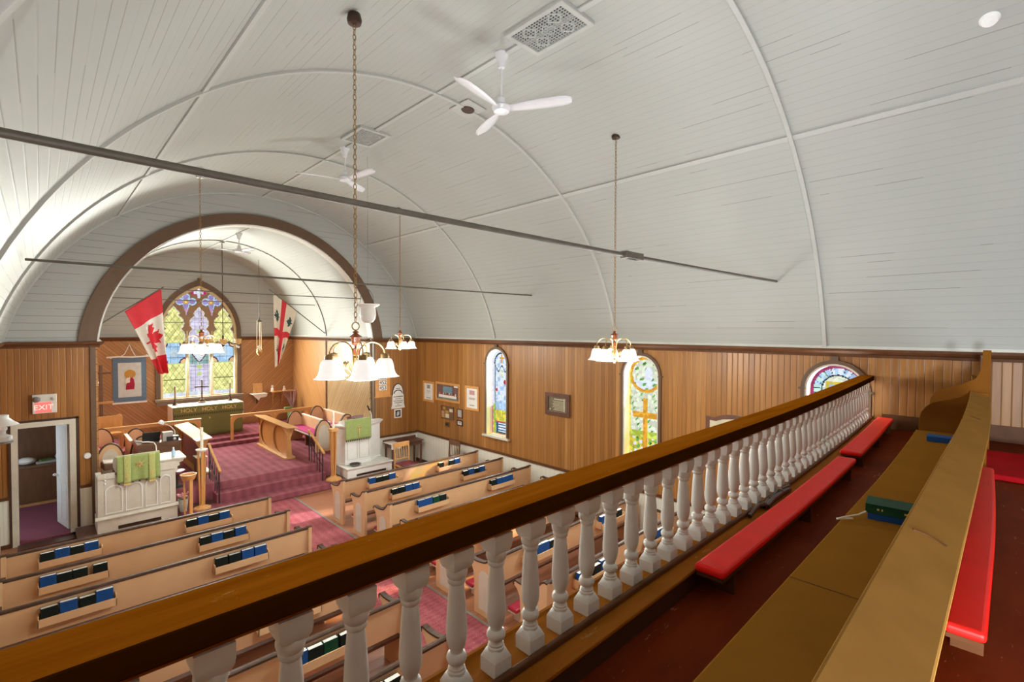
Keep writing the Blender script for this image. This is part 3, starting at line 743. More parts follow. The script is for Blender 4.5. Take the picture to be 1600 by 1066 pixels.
def altar_cell(x, z):
    for lx, hw, k in LAN:
        d = 4.52 - z; h = hwt(d) * hw if d >= 0 else 0
        u = abs(x - lx)
        if u < h:
            edge = h - u
            if z < 1.86: return AI['wht'] if edge > 0.03 else AI['cream']
            if k == 'B':
                if edge < 0.032: return AI['cream']
                zz = z - 2.78
                if 0 < zz < 0.62 and u < 0.23 * min(1.0, (zz + 0.02) / 0.32) ** 0.7:
                    return AI['plum'] if u > 0.23 * min(1.0, (zz + 0.02) / 0.32) ** 0.7 - 0.035 else AI['wht']
                if 2.72 < z < 3.40: return AI['teal']
                if u < 0.055 and (abs(z - 2.62) < 0.06 or abs(z - 2.40) < 0.06 or abs(z - 3.72) < 0.06): return AI['ygreen']
                return AI['lav']
            if abs(z - 3.39) < 0.018 or abs(z - 2.745) < 0.018: return AI['ygreen']
            if abs(z - 4.02) < 0.012 or abs(z - 2.25) < 0.012: return AI['lead']
            if 2.745 < z < 3.39:
                q = min(math.hypot(u - hw, z - 2.76), math.hypot(u - hw, z - 3.375))
                if q < 0.13: return AI['peach']
                if q < 0.165: return AI['plum']
                if math.hypot(x - lx, (z - 3.06) * 1.1) < 0.13 and math.sin(9 * math.atan2(z - 3.06, x - lx)) > -0.6: return AI['floral']
                return AI['lblue']
            return AI['cream'] if edge < 0.022 else AI['yel']
    for qx in (3.258, 3.942):
        q = quat(x - qx, z - 4.66)
        if q < 1:
            dd = math.hypot(x - qx, z - 4.65)
            if q > 0.72: return AI['qblue']
            if dd < 0.05: return AI['or'] if dd > 0.025 else AI['yel']
            if dd < 0.075: return AI['or']
            return AI['pinkg'] if z < 4.45 and abs(x - qx) < 0.03 else AI['purple']
    dx, dz = abs(x - CEN), z - 4.95
    if dx < 0.22 and abs(dz) < 0.05 or (dx < 0.052 and -0.17 < dz < 0.15):
        if dx < 0.035 or (abs(dz) < 0.025 and dx < 0.12): return AI['wht']
        return AI['rd'] if dx > 0.12 else AI['qblue']
    if dx < 0.15 and abs(dz) < 0.085: return AI['rd']
    return None
b = MB(); tr = MB(); st = 0.0215
nx = int(1.98 / st); nz = int(3.45 / st); GO = gothic(CEN, 0.985, GS, 5.10, 20)
def in_goth(x, z):
    if z <= GS: return abs(x - CEN) < 0.985
    h = 5.10 - GS; R = (h * h + 0.985 ** 2) / (2 * 0.985)
    return math.hypot(abs(x - CEN) - (0.985 - R), z - GS) < R
tro = tr
for i in range(nx):
    for j in range(nz):
        x, z = CEN - 0.99 + i * st, 1.70 + j * st
        if not in_goth(x + st / 2, z + st / 2): continue
        k = altar_cell(x + st / 2, z + st / 2)
        if k is None:
            tro.add([(x, YA + 0.075, z), (x + st, YA + 0.075, z), (x + st, YA + 0.075, z + st), (x, YA + 0.075, z + st)], [(0, 1, 2, 3)])
            continue
        b.cm = k; b.add([(x, YA + 0.12, z), (x + st, YA + 0.12, z), (x + st, YA + 0.12, z + st), (x, YA + 0.12, z + st)], [(0, 1, 2, 3)])
b.build('window_pane', [AG[n] for n in AN], w, auto=False)
def weld(o):
    bm = bmesh.new(); bm.from_mesh(o.data); bmesh.ops.remove_doubles(bm, verts=bm.verts, dist=1e-4); bm.to_mesh(o.data); bm.free()
t_o = tro.build('tracery', 'woodp', w, auto=False); weld(t_o)
md = t_o.modifiers.new('Solidify', 'SOLIDIFY'); md.thickness = 0.06; md.offset = 0
for mx in (3.265, 3.935):
    MB().box(mx - 0.02, mx + 0.02, YA + 0.01, YA + 0.1, 1.70, 3.75).build('mullion', 'jamb', w, bevel=0.008)

# aisle runner and carpet binding
struct(MB().box(2.985, 4.055, -4.0, 11.245, 0.0, 0.010).build('floor_runner', 'runner'))
b = MB().box(4.055, 4.095, -4.0, 11.245, 0.0, 0.014); b.box(2.945, 2.985, -4.0, 11.245, 0.0, 0.014)
struct(b.build('trim_33', 'grey'))

# gallery shell
b = MB(); seg_box(b, XL, XR, YB, 1.075, 2.42, 2.55); struct(b.build('floor_gallery', 'gfloor', bowed=True))
b = MB(); seg_box(b, XL, XR, 1.055, 1.285, 2.34, 2.648); struct(b.build('wall_gallery_front', 'sill', bowed=True))
b = MB(); seg_box(b, XL, XR, 1.035, 1.118, 2.648, 2.664); struct(b.build('trim_34', 'sill', bowed=True, bevel=0.003))
b = MB(); seg_box(b, XL, XR, 1.052, 1.072, 2.55, 2.648); struct(b.build('trim_35', 'dkbrown', bowed=True))
b = MB(); seg_box(b, XL, XR, 1.285, 1.32, 2.30, 2.60); struct(b.build('trim_36', 'brown', bowed=True))
struct(MB().box(XR - 0.025, XR, YB, 1.16, 2.55, 2.735).build('baseboard_right_gallery', 'brown'))
struct(MB().box(XL, XL + 0.025, YB, 1.05, 2.55, 2.735).build('baseboard_left_gallery', 'brown'))
# ------------------------------------------------------------------ nave pews
ORD = ['front', 'second', 'third', 'fourth', 'fifth', 'sixth', 'seventh', 'eighth']
ROWS = [9.01, 8.13, 7.245, 6.365, 5.48, 4.60, 3.72, 2.84]
CURVE = [(-0.02, 0.862), (0.02, 0.868), (0.07, 0.845), (0.12, 0.785), (0.18, 0.735), (0.26, 0.715), (0.36, 0.705), (0.44, 0.705), (0.50, 0.715), (0.535, 0.69), (0.53, 0.655)]
OUTL = [(-0.02, 0.0)] + CURVE + [(0.475, 0.62), (0.43, 0.54), (0.42, 0.42), (0.42, 0.0)]
def build_pew(x0, x1, aisle_hi, racks, label):
    root = thing('pew', label, 'pew', ((x0 + x1) / 2, 0, 0), 'painted pews in the nave')
    root_y0 = 0
    lo, hi = x0 + 0.05, x1 - 0.05
    pz = lambda y, z, d: (d, y, z)
    MB().prism([(0, 0.85), (0.028, 0.85), (0.066, 0.48), (0.036, 0.48)], pz, lo, hi).build('backrest', 'pew', root)
    MB().prism([(-0.012, 0.835), (-0.012, 0.857), (0.0, 0.868), (0.03, 0.868), (0.042, 0.857), (0.042, 0.835)], pz, lo, hi).build('cap_rail', 'cap', root)
    MB().box(lo, hi, 0.06, 0.42, 0.395, 0.425).build('seat', 'pew_under', root)
    MB().box(lo, hi, 0.38, 0.405, 0.30, 0.395).build('seat_apron', 'pew', root)
    for k, xe in enumerate((x0, x1 - 0.05)):
        o = MB().prism(OUTL, pz, xe, xe + 0.05).build('end_panel', 'pew', root, bevel=0.004)
        path = [(xe + 0.025, y, z) for y, z in CURVE]
        b = MB()
        for p, q in zip(path, path[1:]): b.bar(p, q, 0.062, 0.02)
        b.build('end_cap', 'cap', o)
        out = (k == 1) == aisle_hi
        if out:
            xo = xe + 0.05 if aisle_hi else xe
            a = [(0.10, 0.08), (0.32, 0.08), (0.32, 0.50)] + arc(0.21, 0.50, 0.11, 0.15, PI - 0.15, 10) + [(0.10, 0.50)]
            MB().prism(a, pz, xo - 0.004, xo + 0.004).build('inset_panel', 'pew_in', o)
    for r0, r1 in racks:
        b = MB().box(r0, r1, -0.088, 0.045, 0.610, 0.624)
        b.box(r0, r1, -0.090, -0.078, 0.610, 0.700)
        b.box(r0, r0 + 0.012, -0.09, 0.03, 0.610, 0.735); b.box(r1 - 0.012, r1, -0.09, 0.03, 0.610, 0.735)
        b.build('book_rack', 'pew', root, bevel=0.003)
    return root
LR = [(-0.06, 0.60), (1.585, 2.248)]; RR = [(4.68, 5.36), (6.38, 7.055)]
lp = build_pew(-0.40, 2.87, True, LR, ''); rp = build_pew(4.17, 7.60, False, RR, '')
pews = {}
for side, proto, word in (('L', lp, 'lectern'), ('R', rp, 'pulpit')):
    for i, y in enumerate(ROWS):
        lab = '%s tan pew from the front, on the %s side of the aisle' % (ORD[i], word)
        o = proto if i == 0 else dup(proto)
        o.location = (proto.location.x, y, 0); o['label'] = lab; pews[side, i] = o
# long red kneelers on the floor behind each pew
def build_kneeler(x0, x1, label):
    r = thing('kneeler', label, 'kneeler', ((x0 + x1) / 2, 0, 0), 'red kneelers between the pews')
    MB().box(x0, x1, -0.08, 0.08, 0.165, 0.215).build('cushion', 'redg', r, bevel=0.015)
    MB().box(x0, x1, -0.075, 0.075, 0.150, 0.165).build('board', 'pew_in', r)
    for x in (x0 + 0.12, (x0 + x1) / 2, x1 - 0.12): MB().box(x - 0.012, x + 0.012, -0.07, 0.07, 0.0, 0.150).build('leg', 'pew_in', r)
    return r
kl = build_kneeler(-0.30, 2.72, ''); kr = build_kneeler(4.32, 7.45, '')
for proto, word in ((kl, 'lectern'), (kr, 'pulpit')):
    for i, y in enumerate(ROWS[:7]):
        o = proto if i == 0 else dup(proto)
        o.location = (proto.location.x, y - 0.16, 0)
        o['label'] = 'long red kneeler on the floor behind the %s pew on the %s side' % (ORD[i], word)
# hymn books --------------------------------------------------------------
def book_proto(name, mat, h=0.19, w=0.148, t=0.056):
    b = MB()
    b.box(-w / 2, w / 2, -t / 2, -t / 2 + 0.003, 0, h); b.box(-w / 2, w / 2, t / 2 - 0.003, t / 2, 0, h); b.box(-w / 2, -w / 2 + 0.004, -t / 2, t / 2, 0, h)
    o = b.build(name, mat)
    MB().box(-w / 2 + 0.004, w / 2 - 0.003, -t / 2 + 0.003, t / 2 - 0.003, 0.004, h - 0.003).build('pages', 'page', o)
    return o
BP = {'b': book_proto('hymn_book', 'bookblue'), 'd': book_proto('hymn_book', 'bookdark', 0.178, 0.14), 'g': book_proto('hymn_book', 'bookgreen', 0.18, 0.14), 'B': book_proto('hymn_book', 'bookblue', 0.20, 0.152)}
BNAME = {'b': 'blue', 'B': 'tall blue', 'd': 'black', 'g': 'dark green'}
used = set()
SETS = {('L', 0): ('dbdb', 'dbdb'), ('L', 1): ('bdd.d', 'dbdb'), ('L', 2): ('dbdB', 'ddbb'), ('L', 3): ('dbdb', 'bddb'), ('L', 4): ('dbbd', 'db.b'), ('L', 5): ('bddb', 'bdgd'), ('L', 6): ('', 'dbdd'),
        ('R', 0): ('bddb', 'd.db'), ('R', 1): ('ddbb', 'dbdb'), ('R', 2): ('bbgd', 'dbbb'), ('R', 3): ('dbdb', 'bddb'), ('R', 4): ('bbdd', 'b.bd'), ('R', 5): ('dbbd', 'bd.d'), ('R', 6): ('bddb', 'dbdd')}
NTH = ['first', 'second', 'third', 'fourth', 'fifth']
for (side, i), two in SETS.items():
    for ri, s in enumerate(two):
        r0, r1 = (LR if side == 'L' else RR)[ri]; n = max(4, len(s))
        stepx = 0.152 if len(s) < 5 else 0.146; x = r0 + 0.092
        near_aisle = (ri == 1) if side == 'L' else (ri == 0)
        seq = [k for k, c in enumerate(s) if c != '.']
        for k, ch in enumerate(s):
            if ch == '.': x += 0.045 if len(s) == 5 else 0.15; continue
            src = BP[ch]
            pos = seq.index(k); pos = (len(seq) - 1 - pos) if side == 'L' else pos
            lab = '%s book, %s from the aisle in the %s-end rack of the %s %s-side pew' % (BNAME[ch], NTH[pos], 'aisle' if near_aisle else 'wall', ORD[i], 'lectern' if side == 'L' else 'pulpit')
            o = src if ch not in used else dup(src)
            used.add(ch)
            o.location = (x + random.uniform(-.004, .004), ROWS[i] - 0.043, 0.627); o.rotation_euler = (random.uniform(-.01, .05), 0, random.uniform(-.04, .04))
            tag(o, lab, 'book', 'hymn books in the pew racks'); x += stepx + random.uniform(-.004, .006)
for ch in BP:
    if ch not in used: bpy.data.objects.remove(BP[ch])

# ------------------------------------------------------------------ gallery front
bal = thing('balustrade', 'gallery balustrade of white turned balusters under a brown varnished handrail', 'railing', (3.7, 1.185, 2.66))
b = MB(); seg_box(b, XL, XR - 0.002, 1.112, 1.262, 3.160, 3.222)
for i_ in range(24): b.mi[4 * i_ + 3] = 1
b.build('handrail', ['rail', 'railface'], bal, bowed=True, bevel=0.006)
b = MB(); seg_box(b, XL, XR - 0.002, 1.145, 1.228, 3.138, 3.160); b.build('rail_moulding', 'sill', bal, bowed=True)
b = MB(); seg_box(b, XL, XR - 0.002, 1.118, 1.285, 2.648, 2.676); b.build('bottom_rail', 'sill', bal, bowed=True)
b = MB(); seg_box(b, XL, XR - 0.002, 1.112, 1.134, 2.664, 2.690); b.build('sill_moulding', 'brown', bal, bowed=True, bevel=0.006)
b = MB(); seg_box(b, XL, XR - 0.002, 1.272, 1.285, 2.676, 2.690); b.build('sill_moulding', 'sill', bal, bowed=True)
BAL_H = 0.464
def bal_mesh():
    b = MB(); w = 0.047
    # base block with chamfered shoulders
    b.box(-w, w, -w, w, 0, 0.050)
    vs = [(sx * w, sy * w, 0.050) for sx, sy in ((-1, -1), (1, -1), (1, 1), (-1, 1))]
    top = [(sx * w * 0.62, sy * w * 0.62, 0.078) for sx, sy in ((-1, -1), (1, -1), (1, 1), (-1, 1))]
    mid = [(0, -w, 0.068), (w, 0, 0.068), (0, w, 0.068), (-w, 0, 0.068)]
    b.add(vs + top + mid, [(0, 8, 4), (0, 4, 11), (1, 9, 5), (1, 5, 8), (2, 10, 6), (2, 6, 9), (3, 11, 7), (3, 7, 10), (0, 1, 8), (1, 2, 9), (2, 3, 10), (3, 0, 11), (8, 5, 4), (9, 6, 5), (10, 7, 6), (11, 4, 7), (4, 5, 6, 7)])
    b.lathe([(0.036, 0.068), (0.037, 0.084), (0.033, 0.088), (0.034, 0.094), (0.027, 0.100), (0.026, 0.105), (0.036, 0.110), (0.041, 0.120), (0.041, 0.126), (0.036, 0.136), (0.027, 0.141), (0.026, 0.147),
             (0.032, 0.156), (0.039, 0.172), (0.042, 0.190), (0.0425, 0.210), (0.0395, 0.255), (0.035, 0.305), (0.030, 0.350), (0.029, 0.352), (0.036, 0.358), (0.0375, 0.366), (0.035, 0.371), (0.041, 0.377), (0.0445, 0.388), (0.0435, 0.399), (0.041, 0.406)], n=20)
    # head block with bracket ears along the rail
    w = 0.050; r0 = [(sx * w, sy * w) for sx, sy in ((-1, -1), (1, -1), (1, 1), (-1, 1))]
    b.add([(x_, y_, BAL_H) for x_, y_ in r0] + [(x_, y_, 0.432) for x_, y_ in r0] + [(x_ * 0.95, y_ * 0.95, 0.416) for x_, y_ in r0] + [(x_ * 0.80, y_ * 0.80, 0.402) for x_, y_ in r0],
          [(0, 1, 2, 3), (15, 14, 13, 12)] + [(4 * l + k_, 4 * l + (k_ + 1) % 4, 4 * l + 4 + (k_ + 1) % 4, 4 * l + 4 + k_) for l in range(3) for k_ in range(4)])
    return b
proto = None
k = -8
while True:
    x = 1.07 + 0.1637 * k; k += 1
    if x < XL + 0.08: continue
    if x > XR - 0.05: break
    if proto is None:
        bm_ = bal_mesh(); bm_.v = [(x_ * 0.77, y_ * 0.77, z_) for x_, y_, z_ in bm_.v]
        proto = bm_.build('baluster', 'bal', None, smooth=True)
        o = proto
    else:
        o = proto.copy(); COL.objects.link(o)
    o.parent = bal; o.location = (x - 3.7, 1.174 + bow(x) - 1.185, 0.014)
# bent metal fitting lying on the sill
b = MB()
b.tube([(3.05, 1.085, 2.685), (3.15, 1.09, 2.70), (3.24, 1.10, 2.70), (3.30, 1.085, 2.69), (3.42, 1.095, 2.69)], 0.013, 8)
b.tube([(3.30, 1.07, 2.685), (3.45, 1.075, 2.70), (3.62, 1.08, 2.695), (3.80, 1.085, 2.68)], 0.016, 8)
b.tube([(3.45, 1.10, 2.69), (3.62, 1.105, 2.705), (3.85, 1.10, 2.69)], 0.010, 8)
b.sphere((3.30, 1.085, 2.69), 0.022, 10); b.sphere((3.62, 1.09, 2.70), 0.022, 10)
tag(b.build('pipe_fitting', 'dkbrown', smooth=True), 'dark bent pipe fitting lying on the sill between balusters and red kneeler', 'fitting')

# gallery kneelers
def gkneeler(x0, x1, y0, y1, label, legs):
    r = thing('kneeler', label, 'kneeler', ((x0 + x1) / 2, (y0 + y1) / 2, 2.55), 'red vinyl kneelers in the gallery')
    b = MB(); seg_box(b, x0, x1, y0, y1, 2.672, 2.712, 14); b.build('cushion', 'red', r, bowed=True, bevel=0.016, seg=3)
    b = MB(); seg_box(b, x0 + 0.01, x1 - 0.01, y0 + 0.008, y1 - 0.008, 2.655, 2.672, 14); b.build('board', 'legdk', r, bowed=True)
    for x in legs: MB().box(x - 0.012, x + 0.012, y0 + 0.012, y1 - 0.012, 2.55, 2.655).build('leg', 'legdk', r, bowed=True)
    return r
gkneeler(2.19, 5.00, 0.885, 1.025, 'long red vinyl kneeler by the balusters, nearer the camera', (2.35, 3.60, 4.85))
gkneeler(5.25, 7.66, 0.888, 1.055, 'shorter red vinyl kneeler by the balusters, reaching the boarded wall', (5.42, 6.45, 7.45))
gkneeler(2.42, 5.45, 0.045, 0.165, 'red vinyl kneeler hung low behind the tan gallery pew', (2.6, 4.0, 5.3))
# gallery pews
GE = [(0.09, 0), (0.085, 0.74), (0.20, 0.752), (0.225, 0.722), (0.265, 0.697), (0.33, 0.668), (0.385, 0.652), (0.44, 0.628), (0.48, 0.588), (0.51, 0.535), (0.522, 0.47), (0.525, 0.0)]
GT = [(0.05, 0), (0.05, 1.06), (0.112, 1.06), (0.115, 0.95), (0.125, 0.85), (0.16, 0.765), (0.225, 0.722), (0.265, 0.697), (0.33, 0.668), (0.385, 0.652), (0.44, 0.628), (0.48, 0.588), (0.51, 0.535), (0.522, 0.47), (0.525, 0.0)]
def gallery_pew(x0, x1, label, tall=0):
    r = thing('gallery_pew', label, 'pew', ((x0 + x1) / 2, 0.3, 2.55), 'tan pews in the gallery')
    n = 14; z = 2.55
    b = MB(); seg_box(b, x0, x1, 0.20, 0.542, z + 0.352, z + 0.378, n); b.build('seat', 'gpew', r, bowed=True, bevel=0.006)
    b = MB(); seg_box(b, x0, x1, 0.48, 0.50, z, z + 0.352, n); b.build('seat_front', 'gpew', r, bowed=True)
    xs = [x0 + (x1 - x0) * i / n for i in range(n + 1)]
    b = MB(); vs = []; fs = []
    sec = [(0.150, z + 0.716), (0.178, z + 0.724), (0.225, z + 0.36), (0.19, z + 0.33)]
    for x in xs: vs += [(x, a, c) for a, c in sec]
    for i in range(n):
        for k in range(4): fs.append((4 * i + k, 4 * i + (k + 1) % 4, 4 * i + 4 + (k + 1) % 4, 4 * i + 4 + k))
    fs += [(0, 1, 2, 3), (4 * n + 3, 4 * n + 2, 4 * n + 1, 4 * n)]
    b.add(vs, fs).build('backrest', 'gpew', r, bowed=True)
    b = MB(); vs = []; fs = []
    sec = [(0.075, z + 0.707), (0.192, z + 0.750), (0.196, z + 0.735), (0.080, z + 0.690)]
    for x in xs: vs += [(x, a, c) for a, c in sec]
    for i in range(n):
        for k in range(4): fs.append((4 * i + k, 4 * i + (k + 1) % 4, 4 * i + 4 + (k + 1) % 4, 4 * i + 4 + k))
    fs += [(0, 1, 2, 3), (4 * n + 3, 4 * n + 2, 4 * n + 1, 4 * n)]
    b.add(vs, fs).build('top_board', 'gcap', r, bowed=True, bevel=0.005)
    for xe in ((x1,) if not tall else (x0 - 0.03,)):
        MB().prism([(y, z + h) for y, h in (GE if not tall else GT)], lambda y, zz, d: (d, y, zz), xe, xe + 0.03).build('end_panel', 'gend', r, bowed=True, bevel=0.004)
    if tall:
        b = MB(); b.box(x0, x1, 0.075, 0.12, z, z + 0.98); b.build('back_panel', 'oakdk', r, bowed=True)
    return r
gp = gallery_pew(-0.30, 5.58, 'long tan gallery pew with a wide sloping top board, nearest the camera')
o = MB(); o.box(1.896, 1.900, 0.205, 0.541, 2.9285, 2.9292); o.build('seat_joint', 'legdk', gp)
b = MB(); cpts = [(1.60 + 0.012 * math.sin(PI * t / 10), 0.105 + 0.065 * t / 10, 2.55 + 0.7185 + (0.065 * t / 10) * 0.367) for t in range(11)]
b.tube(cpts, 0.003, 6); b.build('finger_notch', 'legdk', gp)
b = MB(); b.tube([(4.02, 0.12, 3.2745), (4.02, 0.165, 3.291)], 0.003, 6); b.build('finger_notch', 'legdk', gp, bowed=True)
gallery_pew(6.98, 7.78, 'short tan gallery pew against the boarded wall, past the aisle', 1)
tag(MB().box(5.75, 6.90, -0.7, 0.10, 2.552, 2.60).build('red_hassock', 'hassock', bevel=0.015, bowed=True), 'wide dark red floor cushion in the gallery aisle beyond the long pew', 'cushion')
# books on the gallery pew
def flat_book(name, mat, c, w, l, t, rz, label, title=None):
    r = thing(name, label, 'book', c); m = Matrix.Rotation(rz, 3, 'Z')
    b = MB(); b.obox(Vector(c) + Vector((0, 0, t - 0.0015)), (w / 2, l / 2, 0.0015), m); b.obox(Vector(c) + Vector((0, 0, 0.0015)), (w / 2, l / 2, 0.0015), m)
    b.obox(Vector(c) + m @ Vector((-w / 2, 0, t / 2)), (0.002, l / 2, t / 2), m); b.build('cover', mat, r, bevel=0.001)
    b = MB(); b.obox(Vector(c) + Vector((0.001, 0, t / 2)), (w / 2 - 0.003, l / 2 - 0.004, t / 2 - 0.003), m); b.build('pages', 'page', r)
    if title:
        for k, (y0, hh) in enumerate(((-0.05, 0.012), (0.035, 0.006), (0.05, 0.008))):
            b = MB(); b.obox(Vector(c) + m @ Vector((-w / 2 - 0.0022, y0, t / 2)), (0.0004, hh / 2, t * 0.10), m); b.build('gold_tooling', 'gold', r)
    return r
flat_book('hymn_book', 'bookblue', (2.83, 0.37, 2.929), 0.13, 0.19, 0.028, 0.12, 'blue book lying on the gallery pew seat beneath a green one')
flat_book('hymn_book', 'bookgreen', (2.83, 0.375, 2.958), 0.135, 0.195, 0.042, 0.10, 'thick green book lying on a blue one on the gallery pew seat', True)
flat_book('hymn_book', 'bookblue', (5.12, 0.375, 2.929), 0.13, 0.185, 0.040, 0.05, 'navy blue book lying on the gallery pew seat near its curved end')
b = MB(); b.tube([(2.60, 0.545, 2.945), (2.66, 0.51, 2.95), (2.72, 0.485, 2.948), (2.765, 0.455, 2.965)], 0.0035, 6); b.tube([(2.60, 0.545, 2.945), (2.68, 0.50, 2.936)], 0.0045, 6)
tag(b.build('white_pencil', 'wax', smooth=True), 'thin white paper spill lying at the seat edge beside the green book', 'paper')

# ------------------------------------------------------------------ tie rods
def rod(y, x0, x1, z0, zm, z1, r, label, tb=None):
    root = thing('tie_rod', label, 'tie rod', ((x0 + x1) / 2, y, zm), 'iron tie rods across the vault')
    n = 24; pts = []
    for i in range(n + 1):
        t = i / n; pts.append((x0 + (x1 - x0) * t, y, z0 + (z1 - z0) * t + (zm - (z0 + z1) / 2) * 4 * t * (1 - t)))
    MB().tube(pts, r, 10).build('rod', 'iron', root, smooth=True)
    if tb:
        b = MB()
        for s in (-1, 1): b.box(tb - 0.12, tb + 0.12, y + s * 0.03 - 0.008, y + s * 0.03 + 0.008, zm + 0.0 - 0.028, zm + 0.03)
        b.box(tb - 0.135, tb - 0.09, y - 0.036, y + 0.036, zm - 0.03, zm + 0.032); b.box(tb + 0.09, tb + 0.135, y - 0.036, y + 0.036, zm - 0.03, zm + 0.032)
        b.build('turnbuckle', 'iron', root, bevel=0.006)
    return root
rod(2.335, -0.15, 7.46, 4.447, 4.452, 4.50, 0.017, 'thick iron tie rod with a turnbuckle, nearest across the vault', 3.73)
rod(7.08, -0.10, 7.45, 4.513, 4.515, 4.535, 0.014, 'thin iron tie rod across the middle of the nave')
rod(12.05, 1.09, 6.10, 4.62, 4.615, 4.62, 0.011, 'thin iron tie rod across the chancel arch opening')
rod(15.12, 1.06, 6.14, 4.56, 4.555, 4.56, 0.011, 'thin iron tie rod inside the chancel, before the altar window')

# ------------------------------------------------------------------ ceiling fixtures
def vault_z(x): return CZ_V + math.sqrt(R_V ** 2 - (x - CX) ** 2)
def fan(name, x, y, zt, zh, angs, L, label):
    r = thing(name, label, 'ceiling fan', (x, y, zh), 'white ceiling fans')
    b = MB(); b.lathe([(0.01, zt - 0.16), (0.035, zt - 0.15), (0.045, zt - 0.08), (0.075, zt - 0.02), (0.085, zt + 0.01)], (x, y, 0), 18); b.build('ceiling_canopy', 'fan', r, smooth=True)
    MB().tube([(x, y, zh + 0.05), (x, y, zt - 0.12)], 0.012, 10).build('down_rod', 'fan', r, smooth=True)
    b = MB(); b.lathe([(0.03, zh - 0.065), (0.085, zh - 0.06), (0.105, zh - 0.03), (0.11, zh - 0.012), (0.10, zh), (0.085, zh + 0.012), (0.045, zh + 0.02), (0.04, zh + 0.09), (0.02, zh + 0.11)], (x, y, 0), 24); b.build('motor', 'fan', r, smooth=True)
    for a in angs:
        a = math.radians(a); d = Vector((math.cos(a), math.sin(a), 0)); nn = Vector((-math.sin(a), math.cos(a), 0))
        vs = []; fs = []; prof = [(0.09, 0.035), (0.16, 0.045), (0.3, 0.068), (0.45, 0.078), (L - 0.12, 0.078), (L - 0.05, 0.065), (L - 0.01, 0.04), (L, 0.015)]
        for s, w in prof:
            for q in (-1, -0.5, 0, 0.5, 1):
                vs.append(Vector((x, y, zh - 0.028)) + d * s + nn * w * q + Vector((0, 0, -0.016 * q - 0.010 * (1 - q * q) + 0.02 * s)))
        for i in range(len(prof) - 1):
            for k in range(4): fs.append((i * 5 + k, i * 5 + k + 1, i * 5 + k + 6, i * 5 + k + 5))
        MB().add(vs, fs).build('fan_blade', 'fan', r, smooth=True, solid=0.007)
    return r
fan('ceiling_fan', 3.69, 3.98, vault_z(3.69), 6.27, (193, 301, 68), 0.78, 'white three-bladed ceiling fan beside the large patterned vent')
fan('ceiling_fan', 3.70, 7.84, vault_z(3.70), 6.35, (160, 40, 280), 0.75, 'white ceiling fan beyond the second ceiling vent, over the middle of the nave')
fan('ceiling_fan', 3.61, 13.55, 6.20, 5.80, (170, 50, 290), 0.55, 'small white ceiling fan in the chancel vault, seen through the arch')
def vent(x, y, hx, hy, label):
    z = vault_z(x) - 0.012
    r = thing('ceiling_vent', label, 'vent', (x, y, z), 'patterned ceiling vents')
    b = MB(); f = 0.055
    b.prism([(x - hx - f, y - hy - f), (x + hx + f, y - hy - f), (x + hx + f, y + hy + f), (x - hx - f, y + hy + f)], lambda a, c, d: (a, c, d), z - 0.03, z + 0.02, [[(x - hx, y - hy), (x + hx, y - hy), (x + hx, y + hy), (x - hx, y + hy)]])
    b.build('vent_frame', 'ribw', r, bevel=0.008)
    MB().box(x - hx, x + hx, y - hy, y + hy, z - 0.002, z + 0.0).build('duct', 'blackm', r)
    b = MB(); nx, ny = 12, 18
    for i in range(1, nx): xx = x - hx + 2 * hx * i / nx; b.box(xx - 0.0035, xx + 0.0035, y - hy, y + hy, z - 0.022, z - 0.012)
    for j in range(1, ny): yy = y - hy + 2 * hy * j / ny; b.box(x - hx, x + hx, yy - 0.0035, yy + 0.0035, z - 0.022, z - 0.012)
    for (cx_, cy_) in ((x - hx / 2, y - hy / 2), (x + hx / 2, y - hy / 2), (x - hx / 2, y + hy / 2), (x + hx / 2, y + hy / 2), (x, y)):
        for q in range(4):
            a = PI / 4 + q * PI / 2; b.obox((cx_ + 0.06 * math.cos(a), cy_ + 0.06 * math.sin(a), z - 0.017), (0.062, 0.005, 0.006), Matrix.Rotation(a + PI / 2, 3, 'Z'))
    b.build('grille', 'ribw', r)
vent(3.70, 3.30, 0.20, 0.33, 'large white patterned ceiling vent beside the nearest fan')
vent(3.70, 7.12, 0.20, 0.28, 'white patterned ceiling vent in mid nave, before the second fan')
zz = vault_z(4.2)
r = thing('ceiling_outlet', 'round dark ceiling opening in a square white plate near the nearest fan', 'vent', (4.20, 5.20, zz))
b = MB(); b.obox((4.20, 5.20, zz - 0.012), (0.16, 0.2, 0.008), Matrix.Rotation(0.12, 3, 'Y')); b.build('plate', 'ribw', r, bevel=0.004)
b = MB(); b.lathe([(0.001, -0.012), (0.085, -0.012), (0.09, -0.004), (0.09, 0.0)], (4.20, 5.20, zz - 0.02), 24, tilt=Matrix.Rotation(0.12, 3, 'Y')); b.build('opening', 'bronze', r)
zz = vault_z(5.6)
b = MB(); b.lathe([(0.001, -0.035), (0.05, -0.03), (0.065, -0.012), (0.068, 0.0)], (5.62, 0.18, zz - 0.01), 24, tilt=Matrix.Rotation(0.5, 3, 'Y'))
tag(b.build('smoke_detector', 'milk', smooth=True), 'round white smoke detector on the sloping ceiling above the gallery', 'smoke detector')

